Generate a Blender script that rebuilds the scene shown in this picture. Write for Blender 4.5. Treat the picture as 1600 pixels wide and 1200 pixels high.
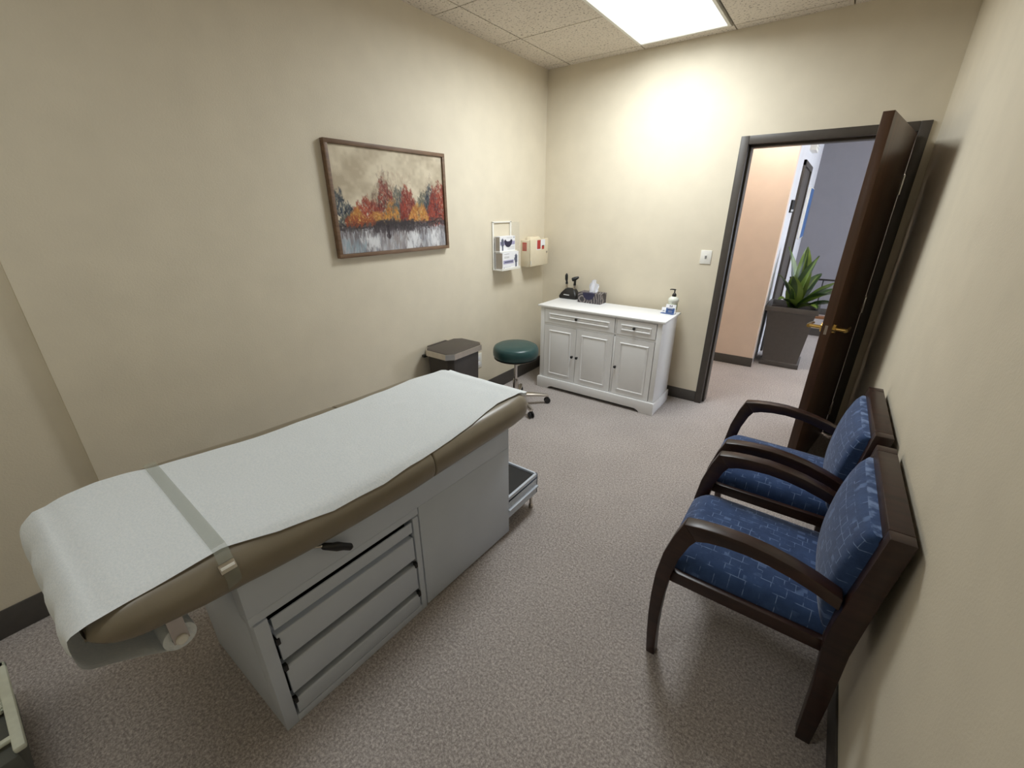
import bpy, bmesh, math, random
import numpy as np
from mathutils import Vector, Matrix, noise as mnoise

random.seed(7)
for o in list(bpy.data.objects):
    bpy.data.objects.remove(o, do_unlink=True)
SC = bpy.context.scene
COL = SC.collection
PI = math.pi

# ------------------------------------------------------------------ camera
def make_camera():
    f0, cx, cy, cz, yaw, pitch, roll = 658.35, 2.3443, -3.7635, 1.6063, .6294, .3926, -.0023
    sy, cyw, sp, cp = math.sin(yaw), math.cos(yaw), math.sin(pitch), math.cos(pitch)
    f = Vector((-sy * cp, cyw * cp, -sp))
    r = Vector((cyw, sy, 0))
    u = r.cross(f)
    r2 = math.cos(roll) * r + math.sin(roll) * u
    u2 = -math.sin(roll) * r + math.cos(roll) * u
    cam = bpy.data.cameras.new('camera')
    ob = bpy.data.objects.new('camera', cam)
    COL.objects.link(ob)
    cam.sensor_width = 36
    cam.lens = f0 / 1600 * 36
    cam.clip_start = .02
    M = Matrix.Identity(4)
    for i in range(3):
        M[i][0], M[i][1], M[i][2] = r2[i], u2[i], -f[i]
    M[0][3], M[1][3], M[2][3] = cx, cy, cz
    ob.matrix_world = M
    SC.camera = ob
make_camera()

# ------------------------------------------------------------------ world, exposure
SC.view_settings.view_transform = 'Standard'
SC.view_settings.look = 'None'
SC.view_settings.gamma = 1
SC.view_settings.exposure = 0.0
SC.view_settings.use_curve_mapping = False
W = bpy.data.worlds.new('world')
SC.world = W
W.use_nodes = True
W.node_tree.nodes['Background'].inputs[0].default_value = (.75, .85, 1, 1)
W.node_tree.nodes['Background'].inputs[1].default_value = .6
TROFFER_GLOW = 1.8        # emission of the ceiling diffuser in the room
FILL_GLOW = 1.0  # diffuser emission of the added fill troffer
TROFFER_POWER = 34.0      # downward light of the troffer above the doorway wall (W)
FILL_POWER = 5.5          # the same for the added fill troffer, unseen behind the camera
HALL_LAMP = 17.0           # hallway ceiling lamp
HALL_WINDOW = 8.0         # daylight in the hallway window

# ------------------------------------------------------------------ helpers
def S(r, g, b):
    def c(v):
        v /= 255.0
        return v / 12.92 if v <= .04045 else ((v + .055) / 1.055) ** 2.4
    return (c(r), c(g), c(b), 1.0)

class NT:
    """small helper to write node trees"""
    def __init__(s, name):
        s.m = bpy.data.materials.new(name)
        s.m.use_nodes = True
        s.t = s.m.node_tree
        s.b = s.t.nodes['Principled BSDF']
        s.out = s.t.nodes['Material Output']
    def n(s, typ, **kw):
        nd = s.t.nodes.new(typ)
        for k, v in kw.items():
            if k.startswith('i_'):
                nd.inputs[k[2:].replace('_', ' ')].default_value = v
            else:
                setattr(nd, k, v)
        return nd
    def l(s, a, b):
        s.t.links.new(a, b)
    def coord(s, swz=None, kind='Object'):
        tc = s.n('ShaderNodeTexCoord')
        o = tc.outputs[kind]
        if swz:
            sep = s.n('ShaderNodeSeparateXYZ'); s.l(o, sep.inputs[0])
            cmb = s.n('ShaderNodeCombineXYZ')
            for i, ch in enumerate(swz):
                s.l(sep.outputs['XYZ'.index(ch)], cmb.inputs[i])
            o = cmb.outputs[0]
        return o
    def ramp(s, fac, stops):
        r = s.n('ShaderNodeValToRGB')
        el = r.color_ramp.elements
        while len(el) < len(stops): el.new(.5)
        for e, (p, c) in zip(el, stops):
            e.position = p; e.color = c
        s.l(fac, r.inputs[0])
        return r.outputs[0]
    def mix(s, fac, a, b, mode='MIX'):
        m = s.n('ShaderNodeMix', data_type='RGBA', blend_type=mode)
        for sock, v in ((m.inputs[0], fac), (m.inputs[6], a), (m.inputs[7], b)):
            if isinstance(v, (int, float, tuple)): sock.default_value = v
            else: s.l(v, sock)
        return m.outputs[2]
    def noise(s, co, scale, detail=3, rough=.5, dist=0):
        n = s.n('ShaderNodeTexNoise')
        n.inputs['Scale'].default_value = scale
        n.inputs['Detail'].default_value = detail
        n.inputs['Roughness'].default_value = rough
        n.inputs['Distortion'].default_value = dist
        s.l(co, n.inputs['Vector'])
        return n.outputs['Fac']
    def bump(s, h, strength=.3, dist=.002):
        b = s.n('ShaderNodeBump')
        b.inputs['Strength'].default_value = strength
        b.inputs['Distance'].default_value = dist
        s.l(h, b.inputs['Height'])
        s.l(b.outputs[0], s.b.inputs['Normal'])
    def base(s, c):
        if isinstance(c, tuple): s.b.inputs['Base Color'].default_value = c
        else: s.l(c, s.b.inputs['Base Color'])
    def set(s, rough=.5, metal=0, spec=.5, **kw):
        s.b.inputs['Roughness'].default_value = rough
        s.b.inputs['Metallic'].default_value = metal
        s.b.inputs['Specular IOR Level'].default_value = spec
        for k, v in kw.items(): s.b.inputs[k.replace('_', ' ')].default_value = v
        return s.m

def plain(name, c, rough=.5, metal=0, spec=.5, var=.06, scale=30, bump=0, bscale=200, bdist=.001):
    t = NT(name)
    co = t.coord()
    n = t.noise(co, scale)
    lo = tuple(x * (1 - var) for x in c[:3]) + (1,)
    hi = tuple(min(1, x * (1 + var)) for x in c[:3]) + (1,)
    t.base(t.ramp(n, [(.3, lo), (.7, hi)]))
    if bump: t.bump(t.noise(co, bscale), bump, bdist)
    return t.set(rough, metal, spec)

def wall_paint(name, c):
    t = NT(name); co = t.coord()
    n = t.noise(co, 6, 4)
    lo = tuple(x * .97 for x in c[:3]) + (1,); hi = tuple(min(1, x * 1.03) for x in c[:3]) + (1,)
    t.base(t.ramp(n, [(.3, lo), (.7, hi)]))
    t.bump(t.noise(co, 130, 3, .55), .22, .003)
    return t.set(.62, 0, .35)

def emission(name, c, strength):
    t = NT(name)
    t.b.inputs['Emission Color'].default_value = c
    t.b.inputs['Emission Strength'].default_value = strength
    t.base((.8, .8, .8, 1))
    return t.set(.5)

RIPPLE = math.radians(62)
def carpet_mat():
    t = NT('carpet'); co = t.coord()
    n1 = t.noise(co, 115, 7, .88)
    n2 = t.noise(co, 75, 3, .6)
    n3 = t.noise(co, 3, 3)
    a = t.ramp(n1, [(.38, S(84, 79, 77)), (.5, S(170, 161, 157)), (.62, S(246, 239, 234))])
    b = t.ramp(n2, [(.3, S(124, 115, 111)), (.7, S(198, 189, 184))])
    m = t.mix(.35, a, b)
    t.base(t.mix(.12, m, t.ramp(n3, [(.35, S(140, 131, 126)), (.65, S(190, 181, 176))])))
    add = t.n('ShaderNodeMath', operation='ADD'); t.l(n1, add.inputs[0]); t.l(n2, add.inputs[1])
    # loose carpet: shallow ripples in the middle of the room
    mp = t.n('ShaderNodeMapping'); mp.inputs['Location'].default_value = (-1.72, 1.62, 0); mp.vector_type = 'POINT'
    t.l(co, mp.inputs[0])
    ln = t.n('ShaderNodeVectorMath', operation='LENGTH'); t.l(mp.outputs[0], ln.inputs[0])
    fall = t.ramp(ln.outputs['Value'], [(.15, (1, 1, 1, 1)), (.55, (0, 0, 0, 1))])
    wv = t.n('ShaderNodeTexWave', wave_type='BANDS', bands_direction='X')
    wv.inputs['Scale'].default_value = 4.2; wv.inputs['Distortion'].default_value = 2.2; wv.inputs['Detail'].default_value = 1
    rt = t.n('ShaderNodeMapping'); rt.inputs['Rotation'].default_value = (0, 0, RIPPLE); t.l(co, rt.inputs[0]); t.l(rt.outputs[0], wv.inputs[0])
    rp = t.mix(1, fall, wv.outputs['Color'], 'MULTIPLY')
    sc = t.n('ShaderNodeMath', operation='MULTIPLY_ADD'); t.l(rp, sc.inputs[0]); sc.inputs[1].default_value = .55; t.l(add.outputs[0], sc.inputs[2])
    t.bump(sc.outputs[0], .35, .004)
    return t.set(.95, 0, .1, Sheen_Weight=.15)

def tile_mat():
    t = NT('ceiling_tile'); co = t.coord()
    n1 = t.noise(co, 70, 2, .6, .4)
    n2 = t.noise(co, 5, 2)
    spots = t.ramp(n1, [(.32, S(138, 126, 114)), (.43, S(230, 221, 208))])
    t.base(t.mix(.15, spots, t.ramp(n2, [(.3, S(205, 194, 180)), (.7, S(236, 227, 214))])))
    t.bump(n1, .5, .004)
    return t.set(.9, 0, .1)

def wood_mat(name, c1, c2, swz='XYZ', scale=(3, 3, 60), rough=.38):
    t = NT(name); co = t.coord(swz)
    mp = t.n('ShaderNodeMapping'); mp.inputs['Scale'].default_value = scale
    t.l(co, mp.inputs[0])
    n = t.noise(mp.outputs[0], 1.5, 5, .6, .6)
    t.base(t.ramp(n, [(.3, c1), (.7, c2)]))
    return t.set(rough, 0, .5)

def fabric_mat(name, swz):
    t = NT(name); co = t.coord(swz)
    br = t.n('ShaderNodeTexBrick')
    br.offset = .5; br.squash = .7; br.squash_frequency = 3
    br.inputs['Scale'].default_value = 1
    br.inputs['Brick Width'].default_value = .046
    br.inputs['Row Height'].default_value = .030
    br.inputs['Mortar Size'].default_value = .0014
    br.inputs['Mortar Smooth'].default_value = .1
    br.inputs['Color1'].default_value = (0, 0, 0, 1); br.inputs['Color2'].default_value = (0, 0, 0, 1)
    br.inputs['Mortar'].default_value = (1, 1, 1, 1)
    t.l(co, br.inputs['Vector'])
    mask = t.ramp(t.noise(co, 30, 2), [(.46, (0, 0, 0, 1)), (.60, (1, 1, 1, 1))])
    lines = t.mix(1, br.outputs['Color'], mask, 'MULTIPLY')
    br2 = t.n('ShaderNodeTexBrick')
    br2.offset = .37; br2.inputs['Scale'].default_value = 1
    br2.inputs['Brick Width'].default_value = .024; br2.inputs['Row Height'].default_value = .015
    br2.inputs['Mortar Size'].default_value = 0
    br2.inputs['Color1'].default_value = (0, 0, 0, 1); br2.inputs['Color2'].default_value = (1, 1, 1, 1)
    t.l(co, br2.inputs['Vector'])
    pat = t.ramp(br2.outputs['Color'], [(.86, (0, 0, 0, 1)), (.9, (1, 1, 1, 1))])
    pm = t.ramp(t.noise(co, 14, 2), [(.5, (0, 0, 0, 1)), (.6, (1, 1, 1, 1))])
    patches = t.mix(1, pat, pm, 'MULTIPLY')
    ground = t.ramp(t.noise(co, 18, 4, .7), [(.3, S(40, 62, 102)), (.7, S(58, 82, 126))])
    c = t.mix(lines, ground, S(112, 134, 174))
    pf = t.n('ShaderNodeMath', operation='MULTIPLY'); t.l(patches, pf.inputs[0]); pf.inputs[1].default_value = .75
    c = t.mix(pf.outputs[0], c, S(98, 122, 166))
    t.base(c)
    t.bump(t.noise(co, 700, 2), .35, .001)
    return t.set(.85, 0, .2, Sheen_Weight=.25)

def paper_mat():
    t = NT('crepe_paper'); co = t.coord()
    n1 = t.noise(co, 150, 3, .6); n2 = t.noise(co, 9, 3)
    t.base(t.ramp(n1, [(.3, S(234, 241, 245)), (.7, S(248, 252, 254))]))
    add = t.n('ShaderNodeMath', operation='ADD'); t.l(n1, add.inputs[0]); t.l(n2, add.inputs[1])
    t.bump(add.outputs[0], .4, .003)
    t.set(.85, 0, .15)
    tr = t.n('ShaderNodeBsdfTranslucent'); tr.inputs[0].default_value = (.85, .87, .88, 1)
    ms = t.n('ShaderNodeMixShader'); ms.inputs[0].default_value = .12
    t.l(t.b.outputs[0], ms.inputs[1]); t.l(tr.outputs[0], ms.inputs[2]); t.l(ms.outputs[0], t.out.inputs[0])
    return t.m

def clear_mat(name, c, mixf=.35, rough=.15):
    t = NT(name); t.base(c); t.set(rough, 0, .5)
    tr = t.n('ShaderNodeBsdfTransparent')
    ms = t.n('ShaderNodeMixShader'); ms.inputs[0].default_value = mixf
    t.l(tr.outputs[0], ms.inputs[1]); t.l(t.b.outputs[0], ms.inputs[2]); t.l(ms.outputs[0], t.out.inputs[0])
    return t.m

def paisley_mat():
    t = NT('tissue_box_card'); co = t.coord()
    w = t.n('ShaderNodeTexWave', wave_type='RINGS', rings_direction='SPHERICAL')
    w.inputs['Scale'].default_value = 14; w.inputs['Distortion'].default_value = 5
    w.inputs['Detail'].default_value = 2; w.inputs['Detail Scale'].default_value = 1.2
    mp = t.n('ShaderNodeMapping'); mp.inputs['Location'].default_value = (.07, .05, -.03)
    t.l(co, mp.inputs[0]); t.l(mp.outputs[0], w.inputs[0])
    t.base(t.ramp(w.outputs['Fac'], [(.3, S(62, 58, 62)), (.55, S(104, 98, 100)), (.75, S(74, 70, 76)), (.9, S(150, 142, 138))]))
    return t.set(.55)

def attr_mat(name, rough=.7):
    t = NT(name)
    a = t.n('ShaderNodeAttribute', attribute_name='paint')
    t.l(a.outputs['Color'], t.b.inputs['Base Color'])
    t.bump(t.noise(t.coord(), 180, 3), .4, .0015)
    return t.set(rough, 0, .3)

M = dict(
    wall=wall_paint('wall_paint', S(226, 216, 195)),
    peach=wall_paint('peach_paint', S(238, 218, 202)),
    white_wall=wall_paint('white_paint', S(222, 222, 226)),
    grey_wall=wall_paint('grey_paint', S(136, 134, 140)),
    carpet=carpet_mat(), tile=tile_mat(),
    tile_dark=plain('ceiling_gap', S(40, 36, 32), .9),
    vinyl_base=plain('baseboard_vinyl', S(78, 74, 70), .55),
    frame_paint=plain('door_frame_paint', S(74, 68, 62), .45, bump=.1, bscale=90),
    door=wood_mat('door_veneer', S(60, 40, 28), S(86, 59, 41), 'XYZ', (14, 14, 1.1), .35),
    mahog=wood_mat('mahogany', S(36, 22, 18), S(58, 36, 29), 'YXZ', (20, 3, 20), .36),
    picture_wood=wood_mat('picture_frame_wood', S(100, 76, 56), S(132, 104, 80), 'XYZ', (30, 4, 30), .5),
    fab_seat=fabric_mat('seat_fabric', 'XYZ'), fab_back=fabric_mat('back_fabric', 'YZX'),
    leather=plain('taupe_vinyl', S(134, 124, 106), .34, 0, .5, .05, 12, .12, 350),
    metal_white=plain('enamelled_steel', S(202, 210, 222), .42, 0, .5, .02, 8),
    cab_white=plain('white_lacquer', S(238, 238, 238), .38, 0, .5, .015, 10),
    black=plain('black_plastic', S(26, 25, 25), .42),
    rubber=plain('black_rubber', S(34, 33, 33), .75, bump=.3, bscale=260),
    gap=plain('dark_gap', S(14, 14, 15), .8),
    chrome=plain('chrome', S(196, 192, 188), .16, 1),
    steel=plain('brushed_steel', S(205, 198, 190), .28, 1),
    brass=plain('polished_brass', S(214, 178, 104), .18, 1),
    teal=plain('teal_vinyl', S(40, 74, 74), .33, 0, .5, .04, 20, .1, 300),
    bin_brown=plain('dark_brown_plastic', S(56, 50, 46), .5),
    bin_lid=plain('bin_lid_plastic', S(70, 63, 58), .45),
    paper=paper_mat(),
    strap=clear_mat('clear_strap', S(182, 186, 172), .24, .25),
    acrylic=clear_mat('clear_acrylic', S(235, 235, 228), .12, .05),
    white_plastic=plain('white_plastic', S(240, 238, 230), .4, var=.015),
    cream_plastic=plain('cream_plastic', S(228, 216, 190), .45, var=.02),
    card_white=plain('white_card', S(240, 240, 244), .6, var=.02),
    card_side=plain('grey_card', S(176, 168, 160), .7),
    lilac=plain('lilac_print', S(170, 165, 200), .6),
    navy=plain('navy_print', S(38, 36, 66), .5),
    slate=plain('slate_print', S(98, 102, 122), .6),
    red=plain('red_print', S(182, 60, 56), .5),
    blue=plain('blue_print', S(58, 92, 150), .5),
    pale_print=plain('pale_print', S(190, 190, 190), .5),
    tissue_box=paisley_mat(),
    soap=plain('soap_bottle', S(232, 234, 222), .25), soap_label=plain('soap_label', S(186, 196, 160), .4),
    planter=plain('planter_resin', S(86, 82, 80), .55, bump=.1, bscale=120),
    soil=plain('soil', S(52, 42, 34), .95, bump=.6, bscale=90, bdist=.01),
    leaf=plain('leaf_green', S(48, 74, 34), .35, var=.3, scale=12),
    leaf_light=plain('leaf_light', S(106, 130, 56), .38, var=.15, scale=12),
    wicker=plain('white_painted_frame', S(226, 230, 214), .6, bump=.4, bscale=220),
    dark_panel=plain('grey_panel', S(96, 98, 92), .7),
    oak=plain('oak_rail', S(150, 104, 70), .5),
    art=attr_mat('painted_canvas'), sea=plain('blue_print_art', S(64, 104, 158), .5, var=.35, scale=9),
    lamp=emission('lamp_diffuser', (.92, .975, 1, 1), TROFFER_GLOW),
    fill_lamp=emission('fill_lamp_diffuser', (.92, .975, 1, 1), FILL_GLOW),
    hall_lamp=emission('hall_lamp_diffuser', (1, .91, .82, 1), HALL_LAMP),
    daylight=emission('window_daylight', (.80, .88, 1, 1), HALL_WINDOW),
)

class MB:
    """collects geometry (world coordinates) for ONE mesh object"""
    def __init__(s):
        s.v, s.f, s.m, s.mats = [], [], [], []
    def mi(s, m):
        if m not in s.mats: s.mats.append(m)
        return s.mats.index(m)
    def add(s, vs, fs, m):
        k = len(s.v); i = s.mi(m)
        s.v += [tuple(v) for v in vs]
        for f in fs:
            s.f.append(tuple(k + a for a in f)); s.m.append(i)
        return s
    def box(s, a, b, m):
        (x0, y0, z0), (x1, y1, z1) = a, b
        x0, x1 = min(x0, x1), max(x0, x1); y0, y1 = min(y0, y1), max(y0, y1); z0, z1 = min(z0, z1), max(z0, z1)
        vs = [(x0, y0, z0), (x1, y0, z0), (x1, y1, z0), (x0, y1, z0), (x0, y0, z1), (x1, y0, z1), (x1, y1, z1), (x0, y1, z1)]
        return s.add(vs, [(0, 3, 2, 1), (4, 5, 6, 7), (0, 1, 5, 4), (1, 2, 6, 5), (2, 3, 7, 6), (3, 0, 4, 7)], m)
    def hexa(s, bot, top, m):
        return s.add(list(bot) + list(top), [(3, 2, 1, 0), (4, 5, 6, 7), (0, 1, 5, 4), (1, 2, 6, 5), (2, 3, 7, 6), (3, 0, 4, 7)], m)
    def prism(s, poly, d, m, fn):
        """poly: 2-D outline; d: (d0,d1) depth; fn(a,b,d)->xyz"""
        n = len(poly)
        vs = [fn(a, b, d[0]) for a, b in poly] + [fn(a, b, d[1]) for a, b in poly]
        fs = [tuple(range(n))[::-1], tuple(range(n, 2 * n))] + [(i, (i + 1) % n, n + (i + 1) % n, n + i) for i in range(n)]
        return s.add(vs, fs, m)
    def strip(s, outer, inner, d, m, fn):
        """extruded ribbon between two 2-D polylines of equal length"""
        n = len(outer)
        vs = []
        for dd in d:
            vs += [fn(a, b, dd) for a, b in outer] + [fn(a, b, dd) for a, b in inner]
        o = 2 * n; fs = []
        for i in range(n - 1):
            fs += [(i, n + i, n + i + 1, i + 1), (o + i, o + i + 1, o + n + i + 1, o + n + i),
                   (i, i + 1, o + i + 1, o + i), (n + i, o + n + i, o + n + i + 1, n + i + 1)]
        fs += [(0, o, o + n, n), (n - 1, 2 * n - 1, o + 2 * n - 1, o + n - 1)]
        return s.add(vs, fs, m)
    def loft(s, rings, m, caps=True, closed=True):
        n = len(rings[0]); vs = [p for r in rings for p in r]; fs = []
        for i in range(len(rings) - 1):
            for j in range(n if closed else n - 1):
                k = (j + 1) % n
                fs.append((i * n + j, i * n + k, (i + 1) * n + k, (i + 1) * n + j))
        if caps and closed:
            fs.append(tuple(range(n))[::-1]); fs.append(tuple((len(rings) - 1) * n + j for j in range(n)))
        return s.add(vs, fs, m)
    def tube(s, pts, r, m, n=10, caps=True):
        pts = [Vector(p) for p in pts]; rings = []
        rr = r if isinstance(r, (list, tuple)) else [r] * len(pts)
        up = None
        for i, p in enumerate(pts):
            t = (pts[min(i + 1, len(pts) - 1)] - pts[max(i - 1, 0)]).normalized()
            if up is None:
                up = Vector((0, 0, 1)) if abs(t.z) < .9 else Vector((1, 0, 0))
            a = t.cross(up).normalized(); b = a.cross(t).normalized(); up = b
            rings.append([tuple(p + rr[i] * (math.cos(q) * a + math.sin(q) * b)) for q in [2 * PI * k / n for k in range(n)]])
        return s.loft(rings, m, caps)
    def lathe(s, c, prof, m, n=24, axis='z'):
        rings = []
        for r, h in prof:
            ring = []
            for k in range(n):
                q = 2 * PI * k / n; a, b = r * math.cos(q), r * math.sin(q)
                p = {'z': (a, b, h), 'x': (h, a, b), 'y': (a, h, -b)}[axis]
                ring.append((c[0] + p[0], c[1] + p[1], c[2] + p[2]))
            rings.append(ring)
        return s.loft(rings, m)
    def ring(s, y0, y1, z0, z1, w, x0, x1, m):
        """rectangular frame in the yz plane"""
        s.box((x0, y0, z0), (x1, y1, z0 + w), m); s.box((x0, y0, z1 - w), (x1, y1, z1), m)
        s.box((x0, y0, z0 + w), (x1, y0 + w, z1 - w), m); s.box((x0, y1 - w, z0 + w), (x1, y1, z1 - w), m)
        return s
    def rot(s, start, ang, c):
        """rotate verts from index start about the vertical through c"""
        ca, sa = math.cos(ang), math.sin(ang)
        for i in range(start, len(s.v)):
            x, y, z = s.v[i]; dx, dy = x - c[0], y - c[1]
            s.v[i] = (c[0] + ca * dx - sa * dy, c[1] + sa * dx + ca * dy, z)
        return s
    def build(s, name, parent=None, bevel=0, seg=2, smooth=35, origin=None, fix=True):
        if parent is not None:
            root = parent
            off = Vector((0, 0, 0)); p = parent
            while p is not None: off += p.location; p = p.parent
        else:
            if origin is None:
                a = np.array(s.v); origin = ((a[:, 0].min() + a[:, 0].max()) / 2, (a[:, 1].min() + a[:, 1].max()) / 2, a[:, 2].min())
            off = Vector(origin)
        me = bpy.data.meshes.new(name)
        me.from_pydata([(x - off.x, y - off.y, z - off.z) for x, y, z in s.v], [], s.f)
        for m in s.mats: me.materials.append(M[m])
        me.polygons.foreach_set('material_index', s.m)
        bm = bmesh.new(); bm.from_mesh(me)
        if fix: bmesh.ops.recalc_face_normals(bm, faces=bm.faces)
        if bevel:
            ed = [e for e in bm.edges if e.is_manifold and e.calc_face_angle(0) > .6]
            bmesh.ops.bevel(bm, geom=ed, offset=bevel, segments=seg, profile=.5, affect='EDGES', clamp_overlap=True)
        bm.to_mesh(me); bm.free()
        if smooth:
            me.polygons.foreach_set('use_smooth', [True] * len(me.polygons))
            me.set_sharp_from_angle(angle=math.radians(smooth))
        ob = bpy.data.objects.new(name, me)
        COL.objects.link(ob)
        if parent is not None: ob.parent = parent
        else: ob.location = off
        return ob

def tag(o, label=None, cat=None, group=None, kind=None):
    if label: o['label'] = label
    if cat: o['category'] = cat
    if group: o['group'] = group
    if kind: o['kind'] = kind
    return o
def thing(name, loc, label, cat, group=None, kind=None):
    o = bpy.data.objects.new(name, None); COL.objects.link(o)
    o.location = loc; o.empty_display_size = .1
    return tag(o, label, cat, group, kind)
def struct(o, label, cat): return tag(o, label, cat, None, 'structure')
def copy_tree(o, parent=None):
    c = o.copy(); COL.objects.link(c); c.parent = parent
    for ch in list(o.children): copy_tree(ch, c)
    return c
def interp(tab, x):
    xs = [t[0] for t in tab]; ys = [t[1] for t in tab]
    if xs[0] > xs[-1]: xs, ys = xs[::-1], ys[::-1]
    return float(np.interp(x, xs, ys))

# ------------------------------------------------------------------ room shell
RW, RH, RB = 2.6946, 2.726, -4.75      # right wall x, ceiling z, rear wall y
DX0, DX1, DZ = 1.695, 2.600, 2.03      # clear door opening
HX, HY = 5.2, 4.75                     # hall extents

struct(MB().box((-.4, RB - .12, -.06), (HX + .12, HY + .12, 0), 'carpet').build('floor', smooth=0, origin=(0, 0, 0)),
       'brown grey speckled carpet covering the floor', 'floor')

b = MB()
b.box((-.4, RB - .12, RH + .03), (HX + .12, HY + .12, RH + .08), 'tile_dark')
xs = [.222 + .635 * k for k in range(-1, 9)]; ys = [-.0925 - .64 * k for k in range(-8, 9)][::-1]
for i in range(len(xs) - 1):
    for j in range(len(ys) - 1):
        x0, x1, y0, y1 = xs[i] + .004, xs[i + 1] - .004, ys[j] + .004, ys[j + 1] - .004
        if .8 < (x0 + x1) / 2 < 1.5 and -1.4 < (y0 + y1) / 2 < -.1: continue
        if .8 < (x0 + x1) / 2 < 1.5 and -4.6 < (y0 + y1) / 2 < -3.3: continue
        if 1.45 < (x0 + x1) / 2 < 2.1 and .5 < (y0 + y1) / 2 < 1.15: continue
        b.box((x0, y0, RH), (x1, y1, RH + .03), 'tile')
struct(b.build('ceiling', smooth=0, origin=(0, 0, RH)), 'suspended ceiling of speckled beige acoustic tiles', 'ceiling')

struct(MB().box((-.12, -3.582, 0), (0, .12, RH + .03), 'wall').build('wall_left', smooth=0, origin=(0, 0, 0)),
       'long cream wall on the left behind the padded table', 'wall')
struct(MB().box((-.16, RB, 0), (-.03, -3.582, RH + .03), 'wall').build('wall_left_recess', smooth=0, origin=(0, 0, 0)),
       'set back cream wall section at the left photo edge', 'wall')
struct(MB().box((RW, RB, 0), (RW + .12, 0, RH + .03), 'wall').build('wall_right', smooth=0, origin=(0, 0, 0)),
       'cream wall on the right behind the blue chairs', 'wall')
struct(MB().box((-.16, RB - .12, 0), (RW + .12, RB, RH + .03), 'wall').build('wall_rear', smooth=0, origin=(0, 0, 0)),
       'cream wall behind the camera', 'wall')
b = MB().box((0, 0, 0), (DX0 - .02, .12, RH + .03), 'wall').box((DX1 + .02, 0, 0), (HX, .12, RH + .03), 'wall')
b.box((DX0 - .02, 0, DZ + .02), (DX1 + .02, .12, RH + .03), 'wall')
struct(b.build('wall_back', smooth=0, origin=(0, 0, 0)), 'cream wall with the doorway, behind the white cabinet', 'wall')

def baseboard(name, a, b_, label):
    struct(MB().box(a, b_, 'vinyl_base').build(name, bevel=.003), label, 'baseboard')
baseboard('baseboard_left', (0, -3.58, 0), (.008, -.008, .125), 'dark grey vinyl baseboard along the left wall')
baseboard('baseboard_left_recess', (-.03, RB, 0), (-.022, -3.584, .125), 'dark grey baseboard at the left photo edge under the set back wall')
baseboard('baseboard_back', (0, -.008, 0), (1.639, 0, .1), 'dark grey baseboard behind the white cabinet')
baseboard('baseboard_right', (RW - .008, RB, 0), (RW, -.0, .1), 'dark grey baseboard along the right wall')

# door frame (hollow metal wrap)
b = MB()
for sgn, x in ((-1, DX0), (1, DX1)):
    xo = x + sgn * .054; b.box((min(x, xo), -.016, 0), (max(x, xo), .136, DZ + .054), 'frame_paint')
    xs_ = x - sgn * .016; b.box((min(x, xs_), .04, 0), (max(x, xs_), .136, DZ), 'frame_paint')
b.box((DX0, -.016, DZ), (DX1, .136, DZ + .054), 'frame_paint')
b.box((DX0, .04, DZ - .016), (DX1, .136, DZ), 'frame_paint')
struct(b.build('trim_1', bevel=.003), 'dark brown metal frame around the open doorway', 'door frame')

# open door leaf
DOOR_A = math.atan2(.163, .908)
hinge = (2.597, -.030)
door = thing('door_1', (hinge[0], hinge[1], 0), 'open dark brown wooden door beside the far blue chair', 'door', kind='structure')
def leaf_pt(s_, t_):   # s along the leaf from the hinge, t across (+ towards right wall)
    dx, dy = -math.sin(DOOR_A), -math.cos(DOOR_A)
    return hinge[0] + dx * s_ + (-dy) * t_, hinge[1] + dy * s_ + dx * t_
def leaf_box(mb, s0, s1, t0, t1, z0, z1, m):
    c = [leaf_pt(s0, t0), leaf_pt(s1, t0), leaf_pt(s1, t1), leaf_pt(s0, t1)]
    return mb.hexa([(x, y, z0) for x, y in c], [(x, y, z1) for x, y in c], m)
leaf_box(MB(), .006, .915, -.045, 0, .012, 2.02, 'door').build('door_panel', door, bevel=.002)
for hz in (1.74, 1.0, .22):
    b = MB().lathe((hinge[0] + .004, hinge[1] - .004, 0), [(.007, hz - .055), (.008, hz - .05), (.008, hz + .05), (.007, hz + .055), (.0, hz + .062)], 'chrome', 10)
    leaf_box(b, .002, .03, -.002, .0015, hz - .05, hz + .05, 'chrome')
    b.build('hinge', door)
for side in (1, -1):
    b = MB(); s_ = .855; t0 = 0 if side > 0 else -.045
    K = .055 if side > 0 else .068
    p0 = leaf_pt(s_, t0); p1 = leaf_pt(s_, t0 + side * .012); p2 = leaf_pt(s_, t0 + side * K); p3 = leaf_pt(s_ - .1, t0 + side * (K + .003))
    pm = leaf_pt(s_ - .012, t0 + side * (K + .005))
    b.tube([(*p0, .99), (*p1, .99)], [.027, .025], 'brass', 20)
    b.tube([(*p1, .99), (*p2, .99)], .010, 'brass', 12)
    b.tube([(*leaf_pt(s_ + .008, t0 + side * (K + .002)), .99), (*pm, .99), (*leaf_pt(s_ - .05, t0 + side * (K + .005)), .992), (*p3, .988)], [.011, .011, .009, .008], 'brass', 12)
    b.build('lever_handle', door)
leaf_box(MB(), .9148, .9158, -.029, -.016, .965, 1.015, 'steel').build('latch_plate', door)

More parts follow.
